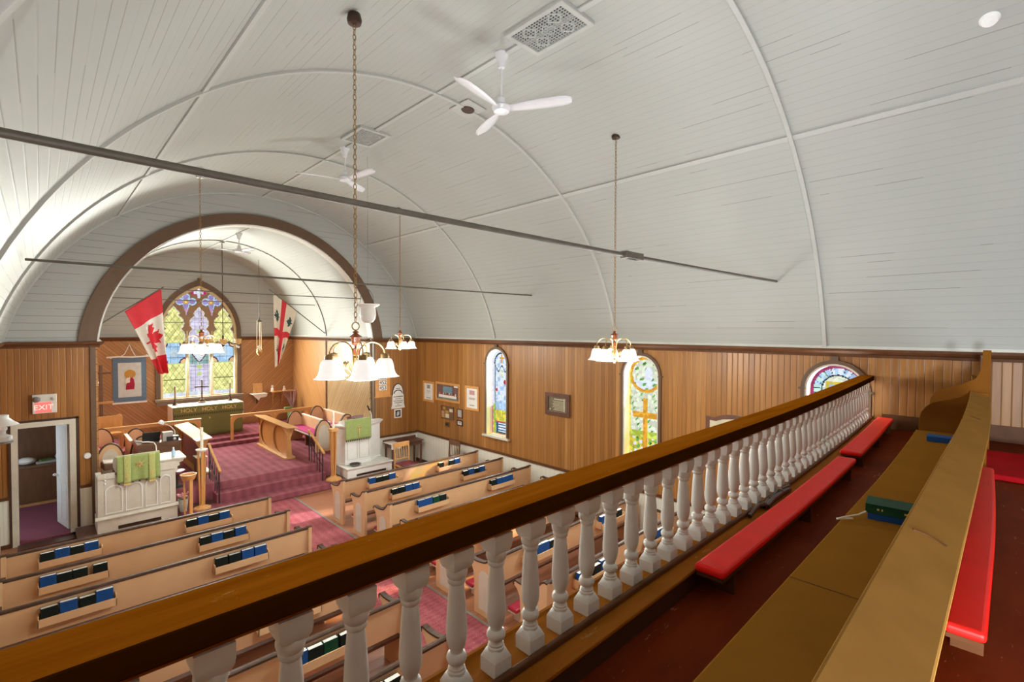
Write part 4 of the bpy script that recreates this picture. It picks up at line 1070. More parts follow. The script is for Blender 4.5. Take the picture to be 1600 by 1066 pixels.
# chandeliers ---------------------------------------------------------------
def chain(b, x, y, z0, z1, L=0.052, w=0.013, r=0.0035):
    z = z0; k = 0
    while z < z1:
        pts = []
        for i in range(10):
            a = 2 * PI * i / 10; u = w * math.cos(a); v = (L / 2) * math.sin(a)
            pts.append((x + (u if k % 2 else 0), y + (0 if k % 2 else u), z + L / 2 + v))
        b.tube(pts, r, 5, closed=True); z += L * 0.80; k += 1
def chandelier(x, y, ztop, label):
    r = thing('chandelier', label, 'chandelier', (x, y, 3.40), 'brass chandeliers with white glass shades')
    b = MB(); b.lathe([(0.01, ztop - 0.06), (0.055, ztop - 0.05), (0.062, ztop - 0.02), (0.05, ztop + 0.03)], (x, y, 0), 18); b.build('ceiling_canopy', 'bronze', r, smooth=True)
    b = MB(); chain(b, x, y, 3.86, ztop - 0.05); b.build('chain', 'chain', r, smooth=True)
    pts = [(x + 0.03 * math.cos(t), y + 0.021 * math.cos(t) * 0, 3.832 + 0.034 * math.sin(t)) for t in [2 * PI * i / 14 for i in range(14)]]
    MB().tube([(x + 0.022 * math.cos(2 * PI * i / 14), y - 0.022 * math.cos(2 * PI * i / 14), 3.83 + 0.033 * math.sin(2 * PI * i / 14)) for i in range(14)], 0.0055, 6, closed=True).build('hanging_ring', 'brass', r, smooth=True)
    b = MB(); b.lathe([(0.006, 3.795), (0.018, 3.788), (0.03, 3.778), (0.016, 3.772), (0.022, 3.765), (0.05, 3.745), (0.058, 3.738), (0.04, 3.735), (0.038, 3.69), (0.03, 3.672), (0.012, 3.665), (0.011, 3.645), (0.028, 3.64), (0.028, 3.585), (0.012, 3.575)], (x, y, 0), 8); b.build('lantern_body', 'copper', r)
    b = MB(); b.lathe([(0.012, 3.58), (0.022, 3.56), (0.014, 3.53), (0.02, 3.50), (0.026, 3.47), (0.016, 3.43), (0.03, 3.405), (0.022, 3.385), (0.008, 3.372), (0.014, 3.362), (0.003, 3.348)], (x, y, 0), 14); b.build('stem', 'brass', r, smooth=True)
    for k in range(5):
        a = math.radians(-103 + 72 * k); d = Vector((math.cos(a), math.sin(a), 0)); c = Vector((x, y, 0))
        path = []
        for i in range(13):
            t = i / 12; an = PI * (1 - t)
            path.append(c + d * (0.135 + 0.105 * math.cos(an)) + Vector((0, 0, 3.595 + 0.10 * math.sin(an))))
        path = [c + d * 0.022 + Vector((0, 0, 3.47)), c + d * 0.026 + Vector((0, 0, 3.54))] + path
        arm = MB().tube(path, 0.006, 7).build('arm', 'brass', r, smooth=True)
        b = MB()
        for s in (-1, 1):
            q = c + d * (0.10) + Vector((0, 0, 3.50)) + Vector((-d.y, d.x, 0)) * 0.018 * s
            b.sphere(q, 0.02, 8, 1.7, 0.5, 0.5)
        b.tube([c + d * 0.03 + Vector((0, 0, 3.42)), c + d * 0.07 + Vector((0, 0, 3.47)), c + d * 0.12 + Vector((0, 0, 3.52))], 0.004, 5)
        b.build('leaf_scroll', 'brassd', arm, smooth=True)
        e = c + d * 0.24
        b = MB(); b.lathe([(0.012, 3.598), (0.033, 3.592), (0.036, 3.575), (0.036, 3.555), (0.03, 3.552)], (e.x, e.y, 0), 16); b.build('shade_holder', 'brassd', arm, smooth=True)
        b = MB(); b.lathe([(0.034, 3.556), (0.052, 3.55), (0.066, 3.53), (0.074, 3.50), (0.080, 3.46), (0.090, 3.43), (0.108, 3.407), (0.125, 3.398), (0.121, 3.397), (0.104, 3.402), (0.087, 3.425), (0.076, 3.455), (0.070, 3.49), (0.060, 3.525), (0.034, 3.545)], (e.x, e.y, 0), 24)
        b.build('glass_shade', 'shade', arm, smooth=True)
    return r
ch = chandelier(1.93, 3.90, 6.42, 'brass five-shade chandelier on a long chain, nearest the camera')
for (x, y), lab in (((5.57, 3.75), 'brass chandelier hanging before the window with the orange cross'),
                    ((5.57, 9.20), 'brass chandelier hanging near the corner with the hymn board'),
                    ((1.98, 9.65), 'brass chandelier hanging in line with the altar window')):
    dup(ch, (x, y, 3.40), lab)
# ring chandelier with amber cups in the chancel
cx_, cy_, cz_ = 3.58, 15.0, 3.41
r = thing('candle_chandelier', 'dark iron ring chandelier with amber glass cups before the altar window', 'chandelier', (cx_, cy_, cz_))
b = MB(); b.lathe([(0.003, cz_ - 0.10), (0.03, cz_ - 0.07), (0.05, cz_), (0.035, cz_ + 0.06), (0.02, cz_ + 0.16), (0.03, cz_ + 0.2), (0.006, cz_ + 0.24)], (cx_, cy_, 0), 12); b.build('stem', 'bronze', r, smooth=True)
MB().tube([(cx_, cy_, cz_ + 0.22), (cx_, cy_, 6.18)], 0.010, 8).build('hanging_rod', 'bronze', r, smooth=True)
b = MB(); b.lathe([(0.01, 6.14), (0.06, 6.15), (0.06, 6.2)], (cx_, cy_, 0), 14); b.build('ceiling_canopy', 'bronze', r)
for k in range(6):
    a = math.radians(20 + 60 * k); d = Vector((math.cos(a), math.sin(a), 0)); c = Vector((cx_, cy_, cz_))
    arm = MB().tube([c + d * 0.04, c + d * 0.15 + Vector((0, 0, 0.05)), c + d * 0.27 + Vector((0, 0, -0.01)), c + d * 0.40 + Vector((0, 0, 0.0))], 0.016, 7).build('arm', 'bronze', r, smooth=True)
    e = c + d * 0.41
    b = MB(); b.lathe([(0.02, -0.02), (0.065, 0.02), (0.072, 0.05), (0.075, 0.13), (0.068, 0.13), (0.064, 0.05), (0.02, 0.01)], e, 14); b.build('glass_cup', 'amber', arm, smooth=True)
    b = MB(); b.sphere(e + Vector((0, 0, -0.09)), 0.032, 10); b.build('glass_drop', 'milk', arm, smooth=True)
# hanging sanctuary lamp
x, y = 4.80, 16.0
r = thing('sanctuary_lamp', 'small silver hanging lamp on three chains to one side of the altar window', 'lamp', (x, y, 3.1))
b = MB(); b.lathe([(0.004, 2.98), (0.04, 3.02), (0.075, 3.08), (0.085, 3.12), (0.07, 3.15), (0.078, 3.2), (0.07, 3.2), (0.06, 3.13)], (x, y, 0), 16); b.build('lamp_bowl', 'brass', r, smooth=True)
b = MB(); b.lathe([(0.04, 3.12), (0.05, 3.2), (0.046, 3.32), (0.03, 3.33)], (x, y, 0), 12); b.build('lamp_glass', 'glass', r, smooth=True)
b = MB()
for k in range(3):
    a = 2 * PI * k / 3 + 0.4; b.tube([(x + 0.075 * math.cos(a), y + 0.075 * math.sin(a), 3.2), (x + 0.06 * math.cos(a), y + 0.06 * math.sin(a), 4.05)], 0.006, 5)
b.build('chain', 'brassd', r)
b = MB(); b.lathe([(0.07, 4.03), (0.075, 4.06), (0.02, 4.1), (0.012, 4.16)], (x, y, 0), 12); b.tube([(x, y, 4.12), (x, y, 5.92)], 0.006, 6); b.build('hanger', 'iron', r, smooth=True)
# opal glass bell
x, y = 4.12, 7.86
r = thing('glass_bell', 'pale frosted glass bell hanging on a thin cord above the aisle', 'lamp', (x, y, 3.9))
b = MB(); b.lathe([(0.001, 3.918), (0.05, 3.922), (0.095, 3.95), (0.128, 4.0), (0.138, 4.06), (0.135, 4.13), (0.128, 4.185), (0.135, 4.195), (0.20, 4.235), (0.202, 4.25), (0.13, 4.215), (0.12, 4.18), (0.128, 4.1), (0.12, 4.02), (0.08, 3.95), (0.001, 3.93)], (x, y, 0), 28); b.build('glass_bowl', 'frost', r, smooth=True)
b = MB()
for a in (0.3, 2.4, 4.5): b.tube([(x + 0.15 * math.cos(a), y + 0.15 * math.sin(a), 4.21), (x + 0.12 * math.cos(a), y + 0.12 * math.sin(a), 4.40), (x + 0.05 * math.cos(a), y + 0.05 * math.sin(a), 4.49), (x, y, 4.51)], 0.0045, 5)
b.tube([(x, y, 4.5), (x, y, vault_z(x))], 0.0015, 5); b.build('cord', 'iron', r)
# wall lamp beside the door
x, y = -0.33, 8.2
r = thing('oil_lamp', 'glass oil lamp with a white shade on the wall near the open door', 'lamp', (x, y, 2.5))
b = MB(); b.lathe([(0.055, 2.79), (0.058, 2.755), (0.09, 2.72), (0.145, 2.675), (0.14, 2.67), (0.085, 2.712), (0.05, 2.75)], (x, y, 0), 24); b.build('lamp_shade', 'milk', r, smooth=True)
b = MB(); b.lathe([(0.02, 2.48), (0.08, 2.49), (0.085, 2.54), (0.03, 2.57), (0.03, 2.60), (0.045, 2.62), (0.03, 2.70)], (x, y, 0), 18); b.build('lamp_font', 'glass', r, smooth=True)
b = MB(); b.box(XL, -0.28, y - 0.012, y + 0.012, 2.46, 2.478); b.lathe([(0.09, 2.462), (0.095, 2.485), (0.085, 2.49)], (x, y, 0), 18); b.build('bracket', 'grey', r)
# ------------------------------------------------------------------ chancel furniture
ZP, ZS = 0.485, 0.670
# altar
r = thing('altar', 'altar table under a white linen cloth, standing below the altar window', 'altar', (3.56, 16.8, ZS))
MB().box(2.70, 4.42, 16.50, 17.15, ZS, 1.55).build('table_body', 'oakdk', r)
o = MB().box(2.66, 4.46, 16.46, 17.20, 1.55, 1.585).build('linen_cloth', 'linen', r, bevel=0.006)
for x in (2.652, 4.458): MB().box(x, x + 0.01, 16.46, 17.20, 1.08, 1.58).build('linen_drop', 'linen', r)
# green frontal hanging over the front: a cloth of its own
r2 = thing('altar_frontal', 'olive green altar cloth lettered HOLY three times, hanging down the altar front', 'altar cloth', (3.56, 16.44, ZS))
def wavy(x0, x1, z0, z1, y, amp, freq, n=60, m=10, flat_top=True):
    vs = []; fs = []
    for i in range(n + 1):
        for j in range(m + 1):
            x = x0 + (x1 - x0) * i / n; t = j / m; z = z1 + (z0 - z1) * t
            vs.append((x, y - amp * t * (0.5 + 0.5 * math.sin(freq * (x - x0))) - 0.002 * t, z))
    for i in range(n):
        for j in range(m):
            a = i * (m + 1) + j; fs.append((a, a + 1, a + m + 2, a + m + 1))
    return vs, fs
vs, fs = wavy(2.68, 4.44, 0.72, 1.40, 16.452, 0.012, 17); MB().add(vs, fs).build('frontal', 'olive', r2, smooth=True, solid=0.006)
vs, fs = wavy(2.665, 4.455, 1.34, 1.578, 16.442, 0.004, 9, 40, 4); MB().add(vs, fs).build('frontlet', 'olive', r2, smooth=True, solid=0.006)
b = MB(); k = 0; x = 2.69
while x < 4.44:
    b.add([(x, 16.434, 1.345), (x + 0.034, 16.434, 1.345), (x + 0.017, 16.434, 1.30)], [(0, 1, 2)]); x += 0.058
b.build('frontlet_fringe', 'ink', r2, solid=0.004)
b = MB(); x = 2.69
while x < 4.42: b.add([(x, 16.44, 0.725), (x + 0.05, 16.44, 0.725), (x + 0.025, 16.44, 0.685)], [(0, 1, 2)]); x += 0.055
b.build('hem_fringe', 'olive', r2, solid=0.006)
for x in (3.04, 3.56, 4.08): text_part('lettering', 'HOLY', 0.15, (x, 16.432, 1.465), (1, 0, 0), (0, 0, 1), 'gold', r2)
def cross_bm(x, y, z, h, w, t):
    b = MB(); b.box(x - t, x + t, y - 0.002, y + 0.002, z - h / 2, z + h / 2); b.box(x - w / 2, x + w / 2, y - 0.002, y + 0.002, z + h * 0.1 - t, z + h * 0.1 + t); return b
for x in (2.95, 3.56, 4.15): cross_bm(x, 16.436, 1.20, 0.07, 0.05, 0.006).build('embroidered_cross', 'gold', r2)
# altar cross and candles
x, y, z = 3.48, 17.0, 1.585
r = thing('altar_cross', 'dark bronze standing cross in the middle of the altar', 'cross', (x, y, z))
b = MB(); b.lathe([(0.11, z), (0.11, z + 0.03), (0.085, z + 0.05), (0.06, z + 0.10), (0.03, z + 0.13)], (x, y, 0), 8); b.build('base', 'bronze', r)
b = MB(); b.bar((x, y, z + 0.12), (x, y, z + 0.66), 0.036, 0.03, (0, 1, 0)); b.bar((x - 0.16, y, z + 0.49), (x + 0.16, y, z + 0.49), 0.03, 0.036); b.sphere((x - 0.165, y, z + 0.49), 0.028, 8); b.sphere((x + 0.165, y, z + 0.49), 0.028, 8); b.sphere((x, y, z + 0.67), 0.028, 8); b.sphere((x, y, z + 0.28), 0.03, 10)
b.build('cross_body', 'bronze', r)
for x, lab in ((2.80, 'tall candle in a bronze holder at the banner end of the altar'), (4.22, 'tall candle in a bronze holder at the shelf end of the altar')):
    r = thing('altar_candle', lab, 'candle', (x, 16.95, 1.585), 'altar candles')
    b = MB(); b.lathe([(0.075, z), (0.075, z + 0.015), (0.04, z + 0.05), (0.022, z + 0.10), (0.024, z + 0.17), (0.06, z + 0.19), (0.06, z + 0.2), (0.028, z + 0.205)], (x, 16.95, 0), 8); b.build('candle_holder', 'bronze', r)
    b = MB(); b.lathe([(0.022, z + 0.2), (0.022, z + 0.55), (0.004, z + 0.56)], (x, 16.95, 0), 10); b.build('candle', 'taupe', r)
# communion rails
def comm_rail(x0, x1, posts, label, joint=None):
    y = 15.72; zt = 1.325
    r = thing('communion_rail', label, 'railing', ((x0 + x1) / 2, y, ZS), 'communion rails')
    b = MB(); b.box(x0, x1, y - 0.05, y + 0.05, zt - 0.045, zt); 
    if joint: b.box(joint, joint + 0.02, y - 0.054, y + 0.054, zt - 0.05, zt + 0.006)
    b.build('top_rail', 'oakx', r, bevel=0.01)
    MB().box(x0 + 0.02, x1 - 0.02, y - 0.02, y + 0.02, zt - 0.10, zt - 0.045).build('under_rail', 'oakx', r)
    for px in posts:
        zb = 0.585
        b = MB().box(px - 0.035, px + 0.035, y - 0.035, y + 0.035, zb, zt - 0.09); b.build('post', 'tan', r, bevel=0.006)
        for s in (-1, 1):
            if px + s * 0.2 < x0 or px + s * 0.2 > x1: continue
            pts = [(px + s * 0.035, zt - 0.30)] + [(px + s * (0.035 + 0.17 * (1 - math.cos(t))), zt - 0.30 + 0.2 * math.sin(t)) for t in [PI / 2 * i / 6 for i in range(7)]] + [(px + s * 0.15, zt - 0.10), (px + s * 0.035, zt - 0.10)]
            MB().prism(pts, XZ, y - 0.015, y + 0.015).build('bracket', 'tan', r)
    return r
comm_rail(3.92, 6.28, (3.96, 5.12, 6.20), 'golden oak communion rail on the pulpit side of the altar', 4.46)
comm_rail(0.86, 3.20, (0.95, 1.56, 3.15), 'golden oak communion rail on the lectern side of the altar')

# choir desks
def choir_desk(x, sgn, label, back_mat, sheet=None):
    """panelled front faces the chancel centre (sgn = direction of that face)"""
    y0, y1 = 12.86, 15.02
    r = thing('choir_desk', label, 'desk', (x, (y0 + y1) / 2, ZP), 'choir desks')
    f = x + sgn * 0.03
    pz = lambda a, c, d: (d, a, c)
    def oval(cy): return [(cy + 0.49 * math.cos(t), 0.915 + 0.37 * math.sin(t)) for t in [2 * PI * i / 28 for i in range(28)]]
    MB().prism([(y0, 0.53), (y1, 0.53), (y1, 1.30), (y0, 1.30)], pz, f - 0.012, f + 0.012, [oval(y0 + 0.55), oval(y1 - 0.55)]).build('fretted_front', 'oak', r, bevel=0.003)
    MB().box(min(x, x - sgn * 0.02), max(x, x - sgn * 0.02), y0 + 0.01, y1 - 0.01, 0.53, 1.30).build('panel', 'oakpanel' if back_mat is None else back_mat, r)
    if back_mat is None: pass
    MB().box(x - 0.12, x + 0.16 * (1 if sgn < 0 else 1), y0 - 0.04, y1 + 0.04, ZP, 0.535).build('base_board', 'oakx', r, bevel=0.006)
    for ye in (y0, y1): MB().prism([(x + sgn * 0.05, 0.53), (x + sgn * 0.04, 1.05), (x + sgn * 0.12, 1.30), (x - sgn * 0.16, 1.26), (x - sgn * 0.05, 1.05), (x - sgn * 0.08, 0.53)], XZ, ye - 0.02, ye + 0.02).build('end_bracket', 'oak', r, bevel=0.004)
    ya, yb = y0 - 0.24, y1 + 0.14
    top = MB().prism([(x + sgn * 0.14, 1.345), (x + sgn * 0.14, 1.315), (x - sgn * 0.17, 1.275), (x - sgn * 0.17, 1.305)], XZ, ya, yb).build('sloping_top', 'oakx', r, bevel=0.004)
    return r
choir_desk(4.53, -1, 'golden oak choir desk with two oval openings, facing the chancel centre', None)
choir_desk(2.64, 1, 'dark backed choir desk with a cream sheet laid along its top, beside the organ', 'organ')
b = MB().prism([(2.775, 1.349), (2.775, 1.345), (2.475, 1.306), (2.475, 1.310)], XZ, 13.0, 15.12)
tag(b.build('music_sheet', 'yellowpaper'), 'long cream paper sheet covering the dark choir desk top', 'paper')

# choir pews
def choir_pew(xb, sgn, y0, y1, z0, label, cushion=True):
    """xb = back line, seat runs from it in direction sgn"""
    r = thing('choir_pew', label, 'pew', (xb, (y0 + y1) / 2, z0), 'choir pews in the chancel')
    w = 0.42; xc = xb + sgn * w / 2
    MB().box(min(xb, xb + sgn * 0.03), max(xb, xb + sgn * 0.03), y0 + 0.04, y1 - 0.04, z0 + 0.12, z0 + 0.735).build('backrest', 'pew', r)
    MB().box(xb - 0.025, xb + 0.045, y0 + 0.04, y1 - 0.04, z0 + 0.735, z0 + 0.76).build('cap_rail', 'linen', r, bevel=0.004)
    MB().box(min(xb, xb + sgn * 0.40), max(xb, xb + sgn * 0.40), y0 + 0.04, y1 - 0.04, z0 + 0.37, z0 + 0.40).build('seat', 'pew_in', r)
    MB().box(min(xb + sgn * 0.03, xb + sgn * 0.385), max(xb + sgn * 0.03, xb + sgn * 0.385), y0 + 0.05, y1 - 0.05, z0 + 0.40, z0 + 0.44).build('seat_cushion', 'magenta', r, bevel=0.012)
    MB().box(min(xb + sgn * 0.2, xb + sgn * 0.3), max(xb + sgn * 0.2, xb + sgn * 0.3), (y0 + y1) / 2 - 0.03, (y0 + y1) / 2 + 0.03, z0, z0 + 0.37).build('seat_support', 'oakdk', r)
    pts = [(xc - w / 2, z0), (xc + w / 2, z0), (xc + w / 2, z0 + 0.50)] + [(xc + w / 2 * math.cos(t), z0 + 0.50 + 0.34 * math.sin(t)) for t in [PI * i / 20 for i in range(1, 20)]] + [(xc - w / 2, z0 + 0.50)]
    for ye, out in ((y0, -1), (y1, 1)):
        o = MB().prism(pts, XZ, ye - 0.025, ye + 0.025).build('end_panel', 'pew', r)
        tp = [(xc + (w / 2 + 0.012) * math.cos(t), ye, z0 + 0.44 + 0.41 * max(0, math.sin(t)) - (0.0)) for t in [PI * i / 22 for i in range(23)]]
        b = MB()
        for p, q in zip(tp, tp[1:]): b.bar(p, q, 0.066, 0.026, (0, 1, 0)) if False else b.bar(p, q, 0.026, 0.066, (0, 1, 0))
        b.build('end_cap', 'cap', o)
        ins = [(xc - 0.14, z0 + 0.08), (xc + 0.14, z0 + 0.08), (xc + 0.14, z0 + 0.50)] + [(xc + 0.14 * math.cos(t), z0 + 0.50 + 0.23 * math.sin(t)) for t in [PI * i / 14 for i in range(1, 14)]] + [(xc - 0.14, z0 + 0.50)]
        if out < 0: MB().prism(ins, XZ, ye - 0.031, ye - 0.02).build('inset_panel', 'pew_in', o)
    return r
choir_pew(5.72, -1, 13.05, 15.10, ZP, 'choir pew with magenta cushion behind the golden oak choir desk')
choir_pew(6.39, -1, 13.05, 15.10, ZP + 0.08, 'choir pew against the chancel wall, behind the one with the magenta cushion')
choir_pew(1.46, 1, 13.95, 15.10, ZP, 'short choir pew partly hidden behind the dark organ')
choir_pew(0.81, 1, 13.05, 15.10, ZP + 0.08, 'choir pew with rounded ends against the chancel wall behind the lectern')

# organ with its lamp and book
r = thing('organ', 'dark brown organ console standing behind the white lectern', 'organ', (1.87, 13.4, ZP))
MB().box(1.49, 2.25, 13.08, 13.80, ZP, 1.20).build('case', 'organ', r, bevel=0.008)
MB().box(1.47, 2.27, 13.06, 13.30, 1.20, 1.30).build('back_cheek', 'organ', r, bevel=0.006)
b = MB().box(1.47, 1.53, 13.30, 13.82, 1.20, 1.30); b.box(2.21, 2.27, 13.30, 13.82, 1.20, 1.30); b.build('end_cheek', 'organ', r, bevel=0.006)
MB().box(1.53, 2.21, 13.32, 13.80, 1.195, 1.225).build('keyboard', 'blackm', r)
MB().prism([(13.30, 1.28), (13.32, 1.28), (13.24, 1.52), (13.22, 1.52)], YZ, 1.58, 1.90).build('music_rest', 'blackm', r)
r = thing('speaker_box', 'small brown box with a black and white face, standing on the dark organ', 'box', (2.05, 13.2, 1.30))
MB().box(1.93, 2.12, 13.10, 13.28, 1.302, 1.50).build('case', 'wicker', r, bevel=0.005)
MB().box(2.00, 2.22, 13.075, 13.20, 1.302, 1.40).build('front_unit', 'black', r, bevel=0.004)
b = MB(); b.sphere((2.14, 13.07, 1.345), 0.032, 10); b.build('dial', 'milk', r)
r = thing('desk_lamp', 'small gooseneck lamp with a pale bulb standing on the organ', 'lamp', (2.16, 13.24, 1.30))
b = MB(); b.lathe([(0.05, 1.302), (0.05, 1.32), (0.015, 1.33)], (2.19, 13.26, 0), 12); b.tube([(2.19, 13.26, 1.32), (2.17, 13.26, 1.50), (2.10, 13.26, 1.60), (2.00, 13.28, 1.66), (1.95, 13.30, 1.68)], 0.010, 8); b.build('gooseneck', 'linen', r, smooth=True)
b = MB(); b.lathe([(0.02, 0.05), (0.05, 0.03), (0.065, -0.03), (0.055, -0.035), (0.02, 0.02)], (1.93, 13.30, 1.70), 14, tilt=Matrix.Rotation(0.5, 3, 'Y')); b.build('lamp_shade', 'milk', r, smooth=True)
tag(MB().obox((2.17, 13.42, 1.306), (0.08, 0.10, 0.003), 0.3).build('paper_sheet', 'paper'), 'loose white paper lying on the organ corner', 'paper')
b = MB(); b.obox((1.08, 12.62, 1.06), (0.22, 0.17, 0.06), 0.1)
r = thing('hymn_box', 'brown box topped with an open white book, behind the lectern beside the pier', 'box', (1.08, 12.62, 0.485))
b.build('box_body', 'organ', r, bevel=0.005)
MB().box(1.02, 1.14, 12.56, 12.68, ZP, 1.0).build('stand', 'organ', r)
b = MB(); b.obox((0.98, 12.61, 1.135), (0.11, 0.15, 0.012), Matrix.Rotation(0.12, 3, 'Y')); b.obox((1.19, 12.63, 1.135), (0.11, 0.15, 0.012), Matrix.Rotation(-0.12, 3, 'Y')); b.build('open_pages', 'paper', r)

# lectern --------------------------------------------------------------------
r = thing('lectern', 'cream panelled lectern beside the pier, draped with a green cloth bearing a star', 'lectern', (1.28, 11.5, 0.138))
b = MB().box(0.70, 1.86, 11.30, 11.42, 0.40, 1.12); b.box(0.70, 0.78, 11.42, 11.86, 0.40, 1.12); b.box(1.78, 1.86, 11.42, 11.86, 0.40, 1.24); b.build('body', 'cream', r, bevel=0.004)
b = MB().box(0.69, 1.88, 11.285, 11.88, 0.138, 0.36); b.build('plinth', 'cream', r, bevel=0.004)
b = MB().prism([(0, 0.36), (-0.03, 0.375), (-0.03, 0.395), (0.02, 0.43), (0.05, 0.43), (0.05, 0.36)], lambda a, z, d: (d, 11.285 + a, z), 0.66, 1.90); b.build('plinth_moulding', 'cream', r, bevel=0.004)
MB().box(0.98, 1.62, 11.275, 11.29, 0.16, 0.22).build('floor_grille', 'bronze', r)
for x0, x1, zt in ((0.70, 0.94, 1.20), (1.50, 1.86, 1.27)): MB().box(x0, x1, 11.28, 11.32, 1.10, zt).build('top_panel', 'cream', r, bevel=0.004)
for x0, x1, h in ((0.80, 1.05, 0.98), (1.09, 1.34, 0.98), (1.38, 1.57, 0.98), (1.61, 1.78, 1.02)):
    O = [(x0, 0.46), (x1, 0.46), (x1, h - 0.10)] + [((x0 + x1) / 2 + (x1 - x0) / 2 * math.cos(t), h - 0.10 + 0.09 * math.sin(t)) for t in [PI * i / 12 for i in range(1, 12)]] + [(x0, h - 0.10)]
    cxm = (x0 + x1) / 2; I = [(cxm + (x - cxm) * 0.86, 0.71 + (z_ - 0.71) * 0.93) for x, z_ in O]
    MB().prism(O, XZ, 11.288, 11.303, [I]).build('panel_moulding', 'milk', r)
MB().box(1.30, 2.03, 11.26, 11.90, 1.27, 1.305).build('shelf_top', 'cream', r, bevel=0.006)
MB().prism([(1.86, 1.26), (2.0, 1.26), (1.98, 1.22), (1.92, 1.20), (1.93, 1.15), (1.89, 1.13), (1.89, 1.08), (1.86, 1.06)], XZ, 11.30, 11.33).build('scroll_bracket', 'cream', r)
MB().prism([(11.28, 1.47), (11.30, 1.49), (11.74, 1.33), (11.74, 1.20), (11.28, 1.20)], YZ, 0.95, 1.60).build('reading_desk', 'cream', r, bevel=0.004)
b = MB(); 
for zz in (1.02, 1.08, 1.14, 1.18): b.sphere((0.80, 11.29, zz), 0.016, 8)
b.build('beading', 'milk', r)
r = thing('lectern_cloth', 'green lectern cloth with two lighter bands and a gold six-pointed star', 'cloth', (1.28, 11.25, 1.0))
vs, fs = wavy(0.965, 1.61, 0.995, 1.485, 11.268, 0.022, 34, 50, 12); MB().add(vs, fs).build('cloth', 'green', r, smooth=True, solid=0.005)
for x in (1.115, 1.485):
    vs, fs = wavy(x - 0.05, x + 0.05, 0.96, 1.484, 11.258, 0.022, 34, 8, 10); MB().add(vs, fs).build('cloth_band', 'greenl', r, smooth=True, solid=0.004)
    cross_bm(x, 11.228, 1.10, 0.08, 0.055, 0.006).build('embroidered_cross', 'gold', r)
    b = MB(); b.box(x - 0.048, x + 0.048, 11.228, 11.234, 0.94, 0.975); b.build('fringe', 'gold', r)
b = MB()
for rot in (0, PI):
    tri = [(1.30 + 0.062 * math.cos(PI / 2 + rot + 2 * PI * k / 3), 1.30 + 0.062 * math.sin(PI / 2 + rot + 2 * PI * k / 3)) for k in range(3)]
    inn = [(1.30 + 0.034 * math.cos(PI / 2 + rot + 2 * PI * k / 3), 1.30 + 0.034 * math.sin(PI / 2 + rot + 2 * PI * k / 3)) for k in range(3)]
    b.prism(tri, XZ, 11.238, 11.243, [inn])
for k in range(6): a = PI / 2 + PI * k / 3; b.bar((1.30 + 0.055 * math.cos(a), 11.24, 1.30 + 0.055 * math.sin(a)), (1.30 + 0.085 * math.cos(a), 11.24, 1.30 + 0.085 * math.sin(a)), 0.008, 0.004)
b.build('embroidered_star', 'gold', r)
b = MB()
for k in range(7): x = 0.98 + k * 0.1; b.box(x, x + 0.03, 11.243, 11.25, 0.975, 1.003)
b.build('tassel', 'ink', r)
r = thing('water_bottle', 'small pale blue bottle standing on the lectern shelf corner', 'bottle', (1.86, 11.6, 1.305))
b = MB(); b.lathe([(0.001, 1.306), (0.032, 1.306), (0.034, 1.36), (0.03, 1.40), (0.015, 1.43), (0.014, 1.455)], (1.86, 11.50, 0), 14); b.build('body', 'bluebottle', r, smooth=True)
b = MB(); b.lathe([(0.016, 1.445), (0.016, 1.47), (0.001, 1.47)], (1.86, 11.50, 0), 12); b.build('cap', 'paper', r)
r = thing('microphone', 'thin white microphone boom curving over the lectern reading desk', 'microphone', (1.50, 11.75, 1.3))
b = MB(); b.tube([(1.63, 11.78, 1.306), (1.62, 11.78, 1.50), (1.59, 11.80, 1.56), (1.50, 11.80, 1.585), (1.36, 11.80, 1.60)], 0.010, 8); b.build('boom', 'linen', r, smooth=True)
b = MB(); b.tube([(1.40, 11.80, 1.598), (1.30, 11.80, 1.615)], 0.02, 10); b.build('mic_head', 'grey', r, smooth=True)

# paschal candle stand, font, flowers
def octo(b, x, y, z0, z1, r0, r1, n=8): b.lathe([(r0, z0), (r1, z1)], (x, y, 0), n)
x, y = 2.33, 11.45
r = thing('candle_stand', 'tall three-column wooden candle stand beside the round wooden font', 'candle stand', (x, y, 0.145), 'wooden candle stands')
b = MB(); octo(b, x, y, 0.146, 0.176, 0.165, 0.155); octo(b, x, y, 0.176, 0.215, 0.12, 0.05); b.build('base', 'tan', r, bevel=0.005)
for k in range(3):
    a = 2 * PI * k / 3 + 0.5; d = Vector((math.cos(a), math.sin(a), 0))
    b = MB(); b.bar(Vector((x, y, 0.20)) + d * 0.035, Vector((x, y, 1.31)) + d * 0.065, 0.045, 0.022, d); b.build('column', 'tan', r, bevel=0.003)
b = MB(); octo(b, x, y, 1.31, 1.345, 0.07, 0.105, 16); octo(b, x, y, 1.345, 1.365, 0.108, 0.108, 16); b.build('candle_plate', 'linen', r)
b = MB(); b.lathe([(0.029, 1.366), (0.029, 1.80), (0.02, 1.806), (0.003, 1.80)], (x, y, 0), 14); tag(b.build('candle', 'wax', smooth=True), 'tall ivory candle standing on the three-column stand beside the font', 'candle')
x, y = 5.09, 11.47
r = thing('candle_stand', 'tall tapering wooden candle stand beside the white pulpit', 'candle stand', (x, y, 0.145), 'wooden candle stands')
b = MB(); octo(b, x, y, 0.146, 0.172, 0.195, 0.19); octo(b, x, y, 0.172, 0.21, 0.19, 0.12); octo(b, x, y, 0.21, 0.25, 0.10, 0.055); b.build('base', 'tan', r, bevel=0.004)
for k in range(4):
    a = PI / 4 + PI / 2 * k; d = Vector((math.cos(a), math.sin(a), 0))
    b = MB(); b.bar(Vector((x, y, 0.23)) + d * 0.04, Vector((x, y, 1.33)) + d * 0.075, 0.05, 0.022, d); b.build('column', 'tan', r, bevel=0.003)
